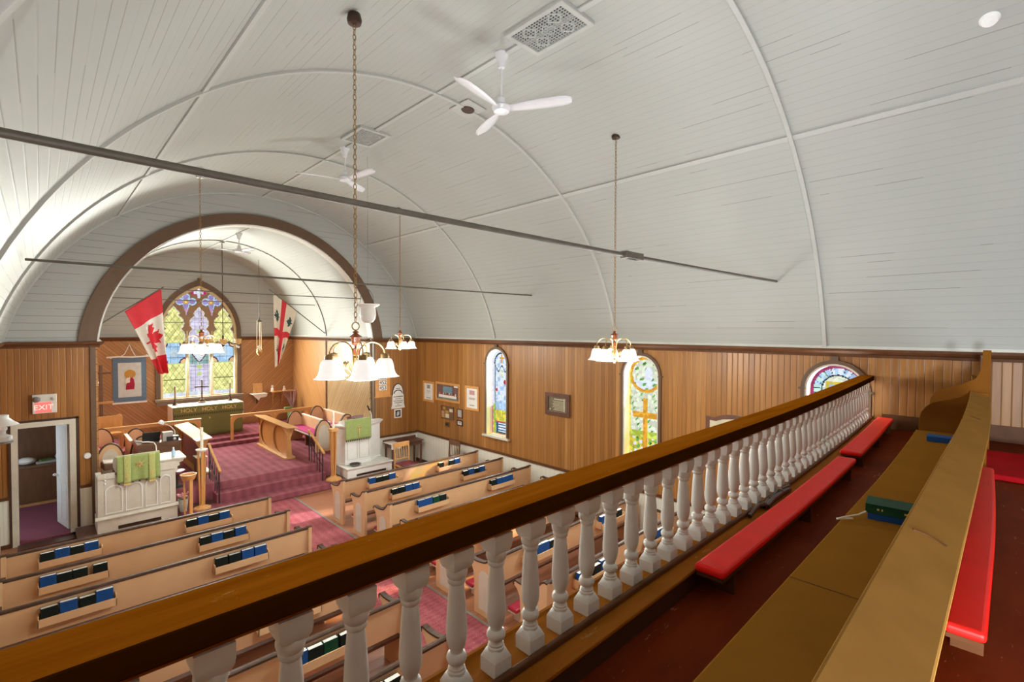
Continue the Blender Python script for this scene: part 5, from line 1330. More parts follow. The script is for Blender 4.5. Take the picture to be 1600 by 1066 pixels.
b = MB().box(x - 0.09, x + 0.09, y - 0.09, y + 0.09, 1.33, 1.40); b.build('candle_plate', 'tan', r, bevel=0.006)
b = MB(); b.lathe([(0.030, 1.401), (0.030, 1.80), (0.02, 1.806), (0.003, 1.80)], (x, y, 0), 14); tag(b.build('candle', 'wax', smooth=True), 'tall ivory candle standing on the tapering stand beside the pulpit', 'candle')
x, y = 1.99, 10.86
r = thing('font', 'round wooden font bowl on three splayed legs before the lectern', 'font', (x, y, 0))
b = MB(); b.lathe([(0.04, 0.93), (0.10, 0.945), (0.115, 0.985), (0.122, 1.0), (0.135, 1.05), (0.122, 1.05), (0.11, 1.0), (0.06, 0.965), (0.001, 0.96)], (x, y, 0), 28); b.build('bowl', 'tan', r, smooth=True)
for k in range(3):
    a = 2 * PI * k / 3 + 0.9; d = Vector((math.cos(a), math.sin(a), 0))
    b = MB(); b.bar(Vector((x, y, 0.0)) + d * 0.06, Vector((x, y, 0.96)) + d * 0.07, 0.06, 0.03, d); b.build('leg', 'tan', r, bevel=0.004)
x, y = 2.02, 11.54
r = thing('flower_basket', 'grey wicker basket of pink flowers on the carpet beside the lectern', 'basket', (x, y, 0.145))
b = MB(); b.lathe([(0.06, 0.146), (0.075, 0.25), (0.09, 0.40), (0.08, 0.40), (0.066, 0.25), (0.05, 0.17)], (x, y, 0), 18); b.build('basket', 'wicker', r, smooth=True)
b = MB()
for k in range(26):
    a = random.uniform(0, 2 * PI); q = random.uniform(0, 0.11); b.sphere((x + q * math.cos(a), y + q * math.sin(a), 0.42 + random.uniform(0, 0.10)), random.uniform(0.014, 0.024), 7)
b.build('blossom', 'pink', r)
b = MB()
for k in range(10):
    a = random.uniform(0, 2 * PI); b.tube([(x, y, 0.36), (x + 0.08 * math.cos(a), y + 0.08 * math.sin(a), 0.46)], 0.005, 5)
b.build('stem', 'leaf', r)
r = thing('stool', 'low maroon leather stool on the platform beside the organ', 'stool', (2.25, 12.2, ZP))
b = MB(); b.lathe([(0.14, 0.76), (0.16, 0.79), (0.15, 0.83), (0.001, 0.84)], (2.02, 12.2, 0), 18); b.build('seat', 'maroon', r, smooth=True)
b = MB(); b.lathe([(0.12, ZP), (0.10, 0.52), (0.03, 0.54), (0.03, 0.76)], (2.02, 12.2, 0), 12); b.build('pedestal', 'blackm', r)
r = thing('side_table', 'small cream topped table behind the black stair rail near the organ', 'table', (2.66, 12.45, ZP))
MB().box(2.40, 2.62, 12.34, 12.64, 0.98, 1.0).build('table_top', 'cream', r, bevel=0.004)
MB().box(2.42, 2.60, 12.36, 12.62, ZP, 0.98).build('cabinet', 'organ', r)
MB().box(2.46, 2.58, 12.42, 12.56, 1.0, 1.10).build('box', 'linen', r)

# stair handrails
def stair_rail(x, label):
    r = thing('stair_rail', label, 'railing', (x, 11.95, 0.145), 'iron stair rails')
    p, q = Vector((x, 11.50, 0.845)), Vector((x, 12.42, 1.255))
    b = MB(); b.bar(p - (q - p) * 0.04, q, 0.05, 0.04); b.build('handrail', 'tan', r, bevel=0.008)
    for t, zb in ((0.06, 0.145), (0.24, 0.325), (0.42, 0.325), (0.60, 0.485), (0.78, 0.485), (0.94, 0.485)):
        a = p + (q - p) * t; rr_ = 0.014 if t in (0.06, 0.94) else 0.009
        MB().tube([(x, a.y, zb), (x, a.y, a.z - 0.015)], rr_, 8).build('baluster', 'black', r, smooth=True)
    MB().bar((x, p.y + 0.06, 0.50), (x, q.y - 0.05, 0.92), 0.016, 0.016).build('stretcher', 'black', r)
    return r
stair_rail(2.66, 'black iron stair rail with a wooden handrail, beside the lectern steps')
stair_rail(4.86, 'black iron stair rail with a wooden handrail, beside the pulpit steps')

# pulpit --------------------------------------------------------------------------
r = thing('pulpit', 'white angular pulpit on a square base, draped with a green cloth', 'pulpit', (5.95, 11.7, 0.138))
MB().box(5.36, 6.58, 11.285, 11.98, 0.138, 0.355).build('plinth', 'milk', r, bevel=0.004)
MB().box(5.33, 6.61, 11.255, 11.99, 0.355, 0.395).build('plinth_moulding', 'white', r, bevel=0.012)
MB().box(5.60, 6.40, 11.272, 11.288, 0.165, 0.215).build('floor_grille', 'bronze', r)
def plan(e): return [(5.45 - 0.3 * e, 11.60 - e), (6.14 + 0.3 * e, 11.60 - e), (6.52 + e, 11.80 - 0.4 * e), (6.52 + e, 11.985), (5.32 - e, 11.985), (5.32 - e, 11.82 - 0.4 * e)]
XY = lambda a, c, d: (a, c, d)
MB().prism(plan(0), XY, 0.395, 1.34).build('body', 'milk', r, bevel=0.004)
MB().prism(plan(0.02), XY, 0.395, 0.45).build('base_moulding', 'milk', r, bevel=0.006)
def poly_corn(e0, e1, z0, z1, nm):
    a, c = plan(e0), plan(e1); n = len(a)
    vs = [(p[0], p[1], z0) for p in a] + [(p[0], p[1], z1) for p in c]
    MB().add(vs, [tuple(range(n)), tuple(range(n, 2 * n))] + [(i, (i + 1) % n, (i + 1) % n + n, i + n) for i in range(n)]).build(nm, 'milk', r)
poly_corn(0.005, 0.07, 1.30, 1.375, 'cornice'); poly_corn(0.075, 0.075, 1.375, 1.40, 'cornice_edge')
MB().prism([(11.55, 1.40), (11.55, 1.535), (11.58, 1.545), (11.88, 1.47), (11.88, 1.40)], YZ, 5.40, 6.12).build('reading_desk', 'milk', r, bevel=0.004)
for x0, x1 in ((5.50, 5.78), (5.82, 6.10)):
    O = [(x0, 0.52), (x1, 0.52), (x1, 1.10)] + arc((x0 + x1) / 2, 1.10, 0.14, 0.2, PI - 0.2, 10) + [(x0, 1.10)]
    cxm = (x0 + x1) / 2; I = [(cxm + (a - cxm) * 0.88, 0.85 + (c - 0.85) * 0.95) for a, c in O]
    MB().prism(O, XZ, 11.588, 11.603, [I]).build('panel_moulding', 'white', r)
r = thing('pulpit_cloth', 'green pulpit cloth with a small gold emblem and a fringed hem', 'cloth', (5.75, 11.52, 1.0))
vs, fs = wavy(5.42, 6.11, 1.03, 1.55, 11.514, 0.016, 30, 40, 10); MB().add(vs, fs).build('cloth', 'green', r, smooth=True, solid=0.005)
b = MB(); 
for a in (0, 2 * PI / 3, 4 * PI / 3): b.tube([(5.77 + 0.035 * math.sin(a) + 0.035 * math.cos(t), 11.490, 1.33 + 0.035 * math.cos(a) + 0.035 * math.sin(t)) for t in [2 * PI * i / 16 for i in range(16)]], 0.006, 5, closed=True)
b.box(5.762, 5.778, 11.486, 11.492, 1.10, 1.30); b.build('embroidered_emblem', 'gold', r)
b = MB()
for k in range(14): x = 5.43 + k * 0.048; b.box(x, x + 0.022, 11.494, 11.502, 1.0, 1.035)
b.build('fringe', 'ink', r)
r = thing('bible', 'thick dark closed book lying on the pulpit reading desk', 'book', (5.78, 11.75, 1.54))
m3 = Matrix.Rotation(-0.245, 3, 'X')
b = MB(); b.obox((5.78, 11.72, 1.535), (0.17, 0.13, 0.006), m3); b.obox((5.78, 11.735, 1.585), (0.17, 0.13, 0.004), m3); b.build('cover', 'mahog', r)
b = MB(); b.obox((5.78, 11.728, 1.56), (0.163, 0.124, 0.020), m3); b.build('pages', 'maroon', r)
r = thing('microphone', 'black microphone on a thin bent stand on the pulpit top', 'microphone', (6.30, 11.85, 1.402))
b = MB(); b.tube([(6.32, 11.86, 1.402), (6.30, 11.86, 1.58), (6.22, 11.86, 1.70), (6.20, 11.86, 1.74)], 0.008, 6); b.build('stand', 'linen', r, smooth=True)
b = MB(); b.tube([(6.25, 11.86, 1.66), (6.19, 11.86, 1.80)], 0.022, 8); b.build('mic_head', 'black', r, smooth=True)
x, y = 5.62, 11.42
r = thing('silver_dish', 'round pierced dark and silver dish on the pulpit base', 'dish', (x, y, 0.395))
b = MB(); b.lathe([(0.09, 0.396), (0.12, 0.415), (0.15, 0.445), (0.145, 0.45), (0.11, 0.425), (0.001, 0.408)], (x, y, 0), 28); b.build('dish', 'grey', r, smooth=True)
b = MB()
for k in range(16): a = 2 * PI * k / 16; b.sphere((x + 0.10 * math.cos(a), y + 0.10 * math.sin(a), 0.44), 0.022, 7)
for k in range(8): a = 2 * PI * k / 8; b.sphere((x + 0.05 * math.cos(a), y + 0.05 * math.sin(a), 0.435), 0.02, 7)
b.build('contents', 'bronze', r)

# desk and chairs in the corner
r = thing('writing_desk', 'dark brown writing desk in the corner, with a white cloth on one end', 'desk', (7.15, 11.75, 0))
MB().box(6.70, 7.72, 11.50, 11.96, 0.70, 0.725).build('desk_top', 'mahog', r, bevel=0.004)
MB().box(6.74, 7.68, 11.54, 11.92, 0.60, 0.70).build('apron', 'mahog', r)
MB().box(6.70, 7.72, 11.92, 11.96, 0.725, 0.78).build('gallery_ledge', 'mahog', r)
for x in (6.76, 7.66):
    for y in (11.56, 11.90): MB().box(x - 0.02, x + 0.02, y - 0.02, y + 0.02, 0, 0.60).build('leg', 'mahog', r)
b = MB().box(6.68, 6.98, 11.485, 11.93, 0.725, 0.731); b.box(6.68, 6.98, 11.480, 11.486, 0.60, 0.731); tag(b.build('table_runner', 'linen'), 'white cloth draped over the end of the corner writing desk', 'cloth')
def chair(c, rz, label, wood_, seat_m, rail):
    r = thing('wooden_chair', label, 'chair', c); m = Matrix.Rotation(rz, 3, 'Z'); c = Vector(c)
    P = lambda x, y, z: c + m @ Vector((x, y, z))
    for x in (-0.19, 0.19):
        MB().bar(P(x, 0.0, 0), P(x * 1.1, 0.06, 0.96), 0.036, 0.03).build('leg', wood_, r, bevel=0.004)
        MB().bar(P(x, -0.38, 0), P(x, -0.37, 0.43), 0.036, 0.036).build('leg', wood_, r, bevel=0.004)
    b = MB(); b.obox(P(0, -0.19, 0.435), (0.22, 0.21, 0.018), m); b.build('seat', wood_, r, bevel=0.006)
    if seat_m: b = MB(); b.obox(P(0, -0.19, 0.47), (0.205, 0.195, 0.02), m); b.build('seat_cushion', seat_m, r, bevel=0.012)
    b = MB(); b.obox(P(0, 0.058, 0.91), (0.225, 0.012, 0.06), m); b.build('crest_rail', rail, r, bevel=0.006)
    b = MB(); b.obox(P(0, 0.03, 0.56), (0.20, 0.012, 0.018), m); b.build('lower_rail', wood_, r)
    for k in range(5): MB().tube([P(-0.13 + 0.065 * k, 0.032, 0.57), P(-0.13 + 0.065 * k, 0.055, 0.87)], 0.009, 6).build('spindle', wood_, r)
    return r
chair((6.52, 10.66, 0), 0.0, 'light wooden chair with a red cushion, in front of the corner desk', 'oak', 'maroon', 'tan')
chair((7.52, 9.90, 0), -PI / 2, 'dark spindle back chair between the front pew and the wainscot', 'oakdk', None, 'oakdk')

# back wall of the chancel -------------------------------------------------------
YW = 17.74
r = thing('banner', 'slate blue banner of a haloed figure in a crimson robe, hung from a branch', 'banner', (1.85, YW, 1.66))
MB().box(1.46, 2.23, YW - 0.02, YW - 0.005, 1.70, 2.97).build('cloth', 'denim', r)
MB().box(1.58, 2.11, YW - 0.026, YW - 0.018, 1.84, 2.83).build('centre_panel', 'bannerwhite', r)
b = MB(); b.lathe([(0.001, 0), (0.13, 0), (0.13, 0.006), (0.001, 0.006)], (1.85, YW - 0.026, 2.50), 22, tilt=Matrix.Rotation(PI / 2, 3, 'X')); b.build('halo', 'halo', r)
b = MB(); b.prism([(1.75, 2.06), (1.94, 2.06), (1.955, 2.20), (1.94, 2.34), (1.90, 2.40), (1.86, 2.40), (1.84, 2.32), (1.80, 2.28), (1.76, 2.20)], XZ, YW - 0.036, YW - 0.030); b.build('robe', 'crimson', r)
b = MB(); b.prism([(1.74, 2.24), (1.84, 2.26), (1.85, 2.32), (1.80, 2.33), (1.85, 2.35), (1.85, 2.41), (1.78, 2.40), (1.74, 2.33)], XZ, YW - 0.042, YW - 0.034); b.build('sleeve', 'linen', r)
b = MB(); b.lathe([(0.001, 0), (0.05, 0), (0.05, 0.006), (0.001, 0.006)], (1.855, YW - 0.036, 2.46), 14, tilt=Matrix.Rotation(PI / 2, 3, 'X')); b.build('head', 'skin', r)
MB().box(1.45, 2.24, YW - 0.03, YW - 0.005, 1.655, 1.705).build('bottom_batten', 'linen', r)
b = MB(); b.tube([(1.33, YW - 0.03, 2.995), (1.6, YW - 0.03, 3.01), (1.9, YW - 0.03, 2.99), (2.34, YW - 0.03, 3.01)], 0.024, 8); b.sphere((2.24, YW - 0.03, 3.03), 0.03, 7); b.sphere((1.42, YW - 0.03, 2.98), 0.028, 7); b.build('branch', 'linen', r, smooth=True)
b = MB(); b.tube([(1.62, YW - 0.03, 3.0), (1.73, YW - 0.03, 3.08), (1.80, YW - 0.03, 3.24), (1.84, YW - 0.03, 3.36), (1.89, YW - 0.03, 3.22), (1.97, YW - 0.03, 3.03)], 0.012, 6); b.build('cord', 'linen', r, smooth=True)
r = thing('wooden_cross', 'tall rough wooden cross with two crossbars, standing in the chancel corner by the pier', 'cross', (1.20, 17.55, ZS))
b = MB().box(1.165, 1.235, 17.55, 17.62, ZS, 2.80); b.build('upright', 'organ', r, bevel=0.006)
MB().box(0.95, 1.42, 17.53, 17.57, 2.55, 2.60).build('crossbar', 'oakdk', r, bevel=0.004); MB().box(0.90, 1.46, 17.52, 17.57, 1.72, 1.78).build('crossbar', 'oak', r, bevel=0.004)
b = MB()
for k in range(7): a = 2 * PI * k / 7; b.sphere((1.06 + 0.05 * math.cos(a), 17.5, 2.32 + 0.09 * math.sin(a)), 0.045, 8)
tag(b.build('white_flower', 'linen', smooth=True), 'white paper flower pinned at the rough wooden cross', 'flower')
r = thing('wooden_chair', 'golden wooden chair back rising behind the communion rail in the chancel corner', 'chair', (1.15, 16.6, ZS))
MB().prism([(0.90, 1.05), (1.55, 1.05), (1.56, 1.48), (1.50, 1.54), (1.42, 1.50), (1.2, 1.50), (1.0, 1.50), (0.90, 1.46)], XZ, 16.58, 16.62).build('chair_back', 'oak', r, bevel=0.006)
MB().box(0.92, 1.54, 16.15, 16.60, 1.05, 1.10).build('seat', 'oak', r)
for x in (0.95, 1.51):
    for y in (16.2, 16.57): MB().box(x - 0.025, x + 0.025, y - 0.025, y + 0.025, ZS, 1.05).build('leg', 'oak', r)
r = thing('credence_shelf', 'small bracket shelf covered by a pointed white cloth, beside the altar window', 'shelf', (5.25, 17.6, 1.5))
MB().box(5.02, 5.45, 17.45, YW, 1.625, 1.65).build('shelf_board', 'oak', r)
MB().prism([(YW, 1.62), (YW - 0.2, 1.62), (YW - 0.04, 1.36), (YW, 1.30)], YZ, 5.20, 5.25).build('bracket', 'oakdk', r)
b = MB(); b.box(4.99, 5.47, 17.44, YW, 1.65, 1.657); b.prism([(4.99, 1.655), (5.47, 1.655), (5.45, 1.56), (5.40, 1.54), (5.24, 1.52), (5.20, 1.43), (5.10, 1.54)], XZ, 17.436, 17.44)
tag(b.build('linen_cloth', 'linen'), 'pointed white linen cloth lying over the small bracket shelf', 'cloth')
tag(MB().box(5.10, 5.38, 17.66, YW, 1.66, 1.98).build('icon_board', 'oak', bevel=0.006), 'small upright wooden panel standing on the cloth-covered bracket shelf', 'panel')
r = thing('wall_shelf', 'plain wooden wall shelf with small white ornaments in the chancel corner', 'shelf', (5.95, 17.6, 1.6))
MB().box(5.62, 6.38, 17.42, YW, 1.66, 1.69).build('shelf_board', 'tan', r)
for x in (5.72, 6.02): MB().prism([(YW, 1.66), (YW - 0.22, 1.66), (YW - 0.04, 1.42), (YW, 1.20)], YZ, x - 0.02, x + 0.02).build('bracket', 'oak', r)
for x, h, lab, mt in ((5.66, 0.22, 'small black and white figure standing at the end of the wall shelf', 'milk'), (6.05, 0.16, 'small pale bottle standing on the wall shelf', 'wax')):
    b = MB(); b.lathe([(0.05, 1.691), (0.045, 1.691 + h * 0.45), (0.02, 1.691 + h * 0.55), (0.035, 1.691 + h * 0.75), (0.03, 1.691 + h * 0.92), (0.001, 1.691 + h)], (x, 17.55, 0), 12)
    tag(b.build('ornament', mt, smooth=True), lab, 'ornament')
r = thing('branch_arrangement', 'arrangement of curving dry branches in the chancel corner behind the rail', 'branches', (6.15, 16.9, ZS))
b = MB(); b.lathe([(0.12, ZS), (0.16, 0.95), (0.13, 1.15), (0.10, 1.15)], (6.1, 16.95, 0), 14); b.build('vase', 'leaf', r, smooth=True)
b = MB()
for k in range(26):
    a = random.uniform(0, 2 * PI); s = random.uniform(0.2, 0.55); h = random.uniform(0.3, 0.85)
    b.tube([(6.1, 16.95, 1.1), (6.1 + 0.4 * s * math.cos(a) * 0.6, 16.95 + 0.3 * s * math.sin(a), 1.1 + h * 0.55), (6.1 + s * 0.7 * math.cos(a) * (1 if math.cos(a) < 0.2 else 0.4), 16.95 + 0.6 * s * math.sin(a), 1.1 + h)], 0.012, 5, r2=0.004)
b.build('branch', 'dry', r)
tag(MB().box(5.42, 5.62, 15.67, 15.77, 1.327, 1.39).build('offering_box', 'leaf', bevel=0.01), 'small green box resting on the communion rail', 'box')

# flags ----------------------------------------------------------------------------
LEAF = [(0, .50), (.10, .30), (.20, .35), (.16, .08), (.30, .22), (.34, .14), (.48, .17), (.43, .02), (.50, -.03), (.26, -.22), (.29, -.31), (.04, -.27), (.04, -.50)]
LEAF = LEAF + [(-x, z) for x, z in reversed(LEAF[1:])]
def inpoly(px, py, poly):
    c = False; n = len(poly); j = n - 1
    for i in range(n):
        xi, yi = poly[i]; xj, yj = poly[j]
        if (yi > py) != (yj > py) and px < (xj - xi) * (py - yi) / (yj - yi) + xi: c = not c
        j = i
    return c
def flag_cloth(A, B, FA, FB, fn, mats, parent, ripple, ns=46, nt=80):
    A, B, FA, FB = map(Vector, (A, B, FA, FB)); b = MB(); vs = []
    for i in range(ns + 1):
        s = i / ns
        for j in range(nt + 1):
            t = j / nt
            te = t ** 0.92
            p = A.lerp(B, s).lerp(FA.lerp(FB, s), te)
            p = p + Vector(ripple(s, t)); vs.append(p)
    b.v = [tuple(p) for p in vs]
    for i in range(ns):
        for j in range(nt):
            a = i * (nt + 1) + j; b.f.append([a, a + 1, a + nt + 2, a + nt + 1]); b.mi.append(fn((i + .5) / ns, (j + .5) / nt))
    return b.build('flag_cloth', mats, parent, smooth=True, solid=0.004)
r = thing('flag', 'red and white maple leaf flag on a slanting pole inside the chancel arch', 'flag', (1.5, 12.6, 4.2))
MB().tube([(0.80, 12.50, 3.85), (1.90, 12.60, 4.695)], 0.012, 8).build('flag_pole', 'iron', r, smooth=True)
def f1(s, t):
    if t < 0.25 or t > 0.75: return 0
    a, c = (t - 0.5) * 3.6 * 1.0, (s - 0.5) * 1.9
    return 0 if inpoly(a, c, [(x * 1.5, z * 1.5) for x, z in LEAF]) else 1
flag_cloth((1.245, 12.57, 4.16), (1.86, 12.6, 4.665), (1.80, 12.52, 2.90), (1.92, 12.62, 2.86), f1, ['flagred', 'flagwhite'], r,
           lambda s, t: (0.05 * t * math.sin(9 * s), 0.10 * t * math.sin(11 * s + 1) , -0.05 * t * (1 - s)))
r = thing('flag', 'cream flag with a red cross and green leaves on a slanting pole in the chancel', 'flag', (5.0, 14.3, 4.3))
MB().tube([(6.40, 14.97, 3.68), (4.46, 14.01, 4.88)], 0.013, 8).build('flag_pole', 'iron', r, smooth=True)
def f2(s, t):
    if 0.46 < s < 0.66 and t < 0.55 or 0.40 < s < 0.58 and t >= 0.55: return 1
    if 0.44 < t < 0.55: return 1
    for ls, lt, sz in ((0.20, 0.25, 0.30), (0.85, 0.26, 0.27), (0.20, 0.75, 0.26), (0.82, 0.76, 0.24)):
        if inpoly((t - lt) * 2.2 / sz * 0.7, (s - ls) / sz * 0.9, LEAF): return 2
    return 0
flag_cloth((5.36, 14.455, 4.32), (4.58, 14.07, 4.80), (4.83, 14.25, 2.96), (4.62, 14.1, 2.74), f2, ['flagcream', 'flagred', 'flaggreen'], r,
           lambda s, t: (0.03 * t * math.sin(10 * s), 0.09 * t * math.sin(12 * s), 0.05 * t * math.sin(9 * s)))

# things on the front wall -------------------------------------------------------------
r = thing('exit_sign', 'white emergency sign with lit red EXIT lettering above the open door', 'exit sign', (0.045, YF, 2.47))
MB().box(-0.113, 0.203, YF - 0.07, YF, 2.30, 2.635).build('housing', 'white', r, bevel=0.008)
MB().box(-0.075, 0.135, YF - 0.076, YF - 0.068, 2.315, 2.50).build('sign_face', 'signred', r)
text_part('lettering', 'EXIT', 0.125, (0.03, YF - 0.078, 2.405), (1, 0, 0), (0, 0, 1), 'signlit', r, 0.002)
b = MB(); b.lathe([(0.02, 0.03), (0.05, 0.0), (0.055, -0.03), (0.001, -0.035)], (-0.06, YF - 0.09, 2.565), 14, tilt=Matrix.Rotation(PI / 3, 3, 'X')); b.build('lamp_head', 'grey', r, smooth=True)
b = MB(); b.lathe([(0.01, 0.02), (0.03, 0.0), (0.03, -0.02), (0.001, -0.02)], (0.15, YF - 0.085, 2.56), 12, tilt=Matrix.Rotation(PI / 3, 3, 'X')); b.build('lamp_head', 'wicker', r, smooth=True)
b = MB(); b.lathe([(0.001, 0.055), (0.045, 0.05), (0.058, 0.025), (0.058, 0.0)], (0.605, YF, 1.43), 18, tilt=Matrix.Rotation(PI / 2, 3, 'X')); tag(b.build('thermostat', 'milk', smooth=True), 'round white thermostat on the pine boards between door and pier', 'thermostat')
r = thing('hymn_board', 'orange wooden hymn board with three rows of black numbers', 'hymn board', (6.72, YF, 2.4))
MB().box(6.49, 6.945, YF - 0.035, YF, 1.98, 2.98).build('board', 'honey', r, bevel=0.006)
MB().box(6.47, 6.965, YF - 0.05, YF, 1.955, 1.985).build('bottom_ledge', 'honey', r)
for z_, s in ((2.50, '432'), (2.355, '452'), (2.21, '453')):
    MB().box(6.60, 6.835, YF - 0.04, YF - 0.034, z_ - 0.062, z_ + 0.062).build('number_card', 'paper', r)
    text_part('lettering', s, 0.14, (6.718, YF - 0.042, z_), (1, 0, 0), (0, 0, 1), 'ink', r)
    MB().box(6.58, 6.855, YF - 0.048, YF - 0.03, z_ - 0.078, z_ - 0.066).build('card_rail', 'honey', r)
r = thing('wall_plaque', 'white pointed arch plaque with lines of dark lettering on a scroll', 'plaque', (7.19, YF, 1.6))
O = [(7.02, 1.70), (7.36, 1.70), (7.37, 2.0)] + [(7.195 + 0.175 * math.cos(t), 2.0 + 0.30 * math.sin(t) ** 0.9) for t in [PI * i / 16 for i in range(1, 16)]] + [(7.02, 2.0)]
MB().prism(O, XZ, YF - 0.018, YF).build('edge', 'blackm', r)
MB().prism([(7.195 + (a - 7.195) * 0.90, 1.95 + (c - 1.95) * 0.93) for a, c in O], XZ, YF - 0.024, YF - 0.01).build('face', 'paper', r)
MB().prism([(6.98, 1.60), (7.41, 1.60), (7.38, 1.72), (7.37, 1.98), (7.02, 1.98), (7.01, 1.72)], XZ, YF - 0.03, YF - 0.012).build('scroll', 'paper', r)
b = MB()
for k, (z_, hw, h) in enumerate(((1.93, .15, .018), (1.87, .10, .012), (1.81, .15, .014), (1.76, .12, .014), (1.71, .03, .01), (1.67, .10, .01))): b.box(7.195 - hw, 7.195 + hw, YF - 0.033, YF - 0.029, z_ - h / 2, z_ + h / 2)
b.tube([(7.195 + 0.13 * math.cos(t), YF - 0.026, 2.02 + 0.09 * math.sin(t)) for t in [PI * i / 10 for i in range(11)]], 0.014, 5); b.box(7.13, 7.26, YF - 0.028, YF - 0.022, 2.15, 2.165)
b.build('lettering', 'ink', r)
def frame_x(name, x0, x1, z0, z1, fm, label, cat, bw=0.03, inner='paper'):
    r = thing(name, label, cat, ((x0 + x1) / 2, YF, z0))
    MB().prism([(x0, z0), (x1, z0), (x1, z1), (x0, z1)], XZ, YF - 0.025, YF, [[(x0 + bw, z0 + bw), (x1 - bw, z0 + bw), (x1 - bw, z1 - bw), (x0 + bw, z1 - bw)]]).build('frame', fm, r)
    MB().box(x0 + bw, x1 - bw, YF - 0.012, YF - 0.004, z0 + bw, z1 - bw).build('picture', inner, r); return r
r = frame_x('picture_frame', 7.08, 7.31, 1.33, 1.575, 'paper', 'small white framed dark picture below the pointed arch plaque', 'picture', 0.03, 'blackm')
b = MB(); b.prism([(7.155, 1.385), (7.235, 1.40), (7.245, 1.51), (7.165, 1.50)], XZ, YF - 0.016, YF - 0.012); b.build('photo', 'bannerwhite', r)

# things on the pulpit-side wall ---------------------------------------------------------
def frame_y(name, ya, yb, z0, z1, fm, label, cat, bw=0.035, inner='paper', dep=0.03, group=None):
    y0, y1 = min(ya, yb), max(ya, yb)
    r = thing(name, label, cat, (XR, (y0 + y1) / 2, z0), group)
    MB().prism([(y0, z0), (y1, z0), (y1, z1), (y0, z1)], YZ, XR - dep, XR, [[(y0 + bw, z0 + bw), (y1 - bw, z0 + bw), (y1 - bw, z1 - bw), (y0 + bw, z1 - bw)]]).build('frame', fm, r, bevel=0.004)
    MB().box(XR - dep * 0.5, XR - 0.002, y0 + bw, y1 - bw, z0 + bw, z1 - bw).build('picture', inner, r); return r
def marks(r, yc, rows, mat, x=XR - 0.018):
    b = MB()
    for z_, hw, h in rows: b.box(x - 0.003, x, yc - hw, yc + hw, z_ - h / 2, z_ + h / 2)
    b.build('lettering', mat, r)
r = frame_y('certificate', 11.66, 11.12, 1.79, 2.36, 'tan', 'honey framed white certificate nearest the room corner', 'certificate', 0.06)
marks(r, 11.39, ((2.21, .07, .10), (2.09, .08, .012), (2.04, .05, .01), (1.90, .10, .02)), 'inkgrey')
r = frame_y('certificate', 9.76, 9.21, 1.77, 2.385, 'tan', 'honey framed white certificate with a faded red crest, nearer the arched window', 'certificate', 0.06)
marks(r, 9.48, ((2.22, .10, .11), (2.08, .12, .02)), 'inkpink'); marks(r, 9.48, ((2.05, .11, .014), (1.90, .09, .02)), 'inkgrey')
r = frame_y('painting', 11.05, 9.97, 1.88, 2.385, 'tan', 'wide wood framed painting of small figures at a long white table', 'painting', 0.055, 'picbrown')
xx = XR - 0.018
MB().box(xx - 0.002, xx, 10.30, 10.70, 2.12, 2.28).build('painted_sky', 'navy', r)
MB().box(xx - 0.003, xx, 10.08, 10.95, 1.935, 1.975).build('painted_floor', 'picgreen', r)
MB().box(xx - 0.004, xx, 10.12, 10.90, 1.985, 2.055).build('painted_table', 'linen', r)
for k in range(9): b = MB(); b.sphere((xx, 10.16 + k * 0.088, 2.09 + 0.012 * (k % 2)), 0.024, 7, 1.3, 0.15); b.build('painted_figure', ('bannerwhite', 'crimson', 'skin')[k % 3], r)
MB().box(xx - 0.005, xx, 10.06, 10.22, 2.285, 2.325).build('title_card', 'paper', r)
r = frame_y('photo_collage', 10.80, 10.24, 1.41, 1.765, 'oakdk', 'dark framed collage of small photographs below the wide painting', 'picture', 0.02, 'organ')
for (ya, yb, z0, z1, mt) in ((10.72, 10.60, 1.66, 1.73, 'halo'), (10.60, 10.44, 1.45, 1.56, 'parch'), (10.42, 10.28, 1.62, 1.70, 'parch'), (10.60, 10.46, 1.57, 1.64, 'halo'), (10.78, 10.64, 1.44, 1.62, 'skin')):
    MB().box(XR - 0.019, XR - 0.014, yb, ya, z0, z1).build('photo', mt, r)
r = frame_y('picture_frame', 10.095, 9.865, 1.51, 1.755, 'mahog', 'small dark framed greyish picture beside the photo collage', 'picture', 0.03, 'wicker')
r = frame_y('picture_frame', 10.095, 9.865, 1.31, 1.455, 'blackm', 'small black framed pale picture below the greyish one', 'picture', 0.025, 'paper'); marks(r, 9.98, ((1.40, .05, .03), (1.36, .03, .02)), 'inkpink')
frame_y('picture_frame', 10.61, 10.43, 1.21, 1.335, 'oakdk', 'tiny dark picture below the photo collage', 'picture', 0.03, 'blackm')
r = frame_y('memorial_plaque', 6.99, 6.32, 2.0, 2.475, 'mahog', 'dark wooden framed bronze memorial plaque between two arched windows', 'plaque', 0.085, 'bronzeplq', 0.04)
marks(r, 6.62, ((2.345, .13, .018), (2.30, .16, .01), (2.27, .14, .01), (2.24, .17, .01), (2.21, .15, .01), (2.18, .17, .01), (2.15, .12, .012), (2.12, .15, .010)), 'parch', XR - 0.021)
MB().box(XR - 0.026, XR - 0.02, 6.455, 6.48, 2.10, 2.37).build('bright_edge', 'parch', r)
b = MB(); b.lathe([(0.001, 0.02), (0.014, 0.014), (0.02, 0)], (XR - 0.035, 6.84, 2.13), 10, tilt=Matrix.Rotation(-PI / 2, 3, 'Y')); b.build('rosette', 'parch', r)
r = thing('roll_of_honour', 'cream wall plaque in a shaped wooden frame, partly hidden by the handrail', 'plaque', (XR, 3.0, 2.0))
O = [(2.55, 1.85), (3.47, 1.85), (3.47, 2.415), (3.33, 2.405), (3.25, 2.44), (3.15, 2.468), (3.02, 2.475), (2.89, 2.468), (2.79, 2.44), (2.70, 2.405), (2.55, 2.415)]
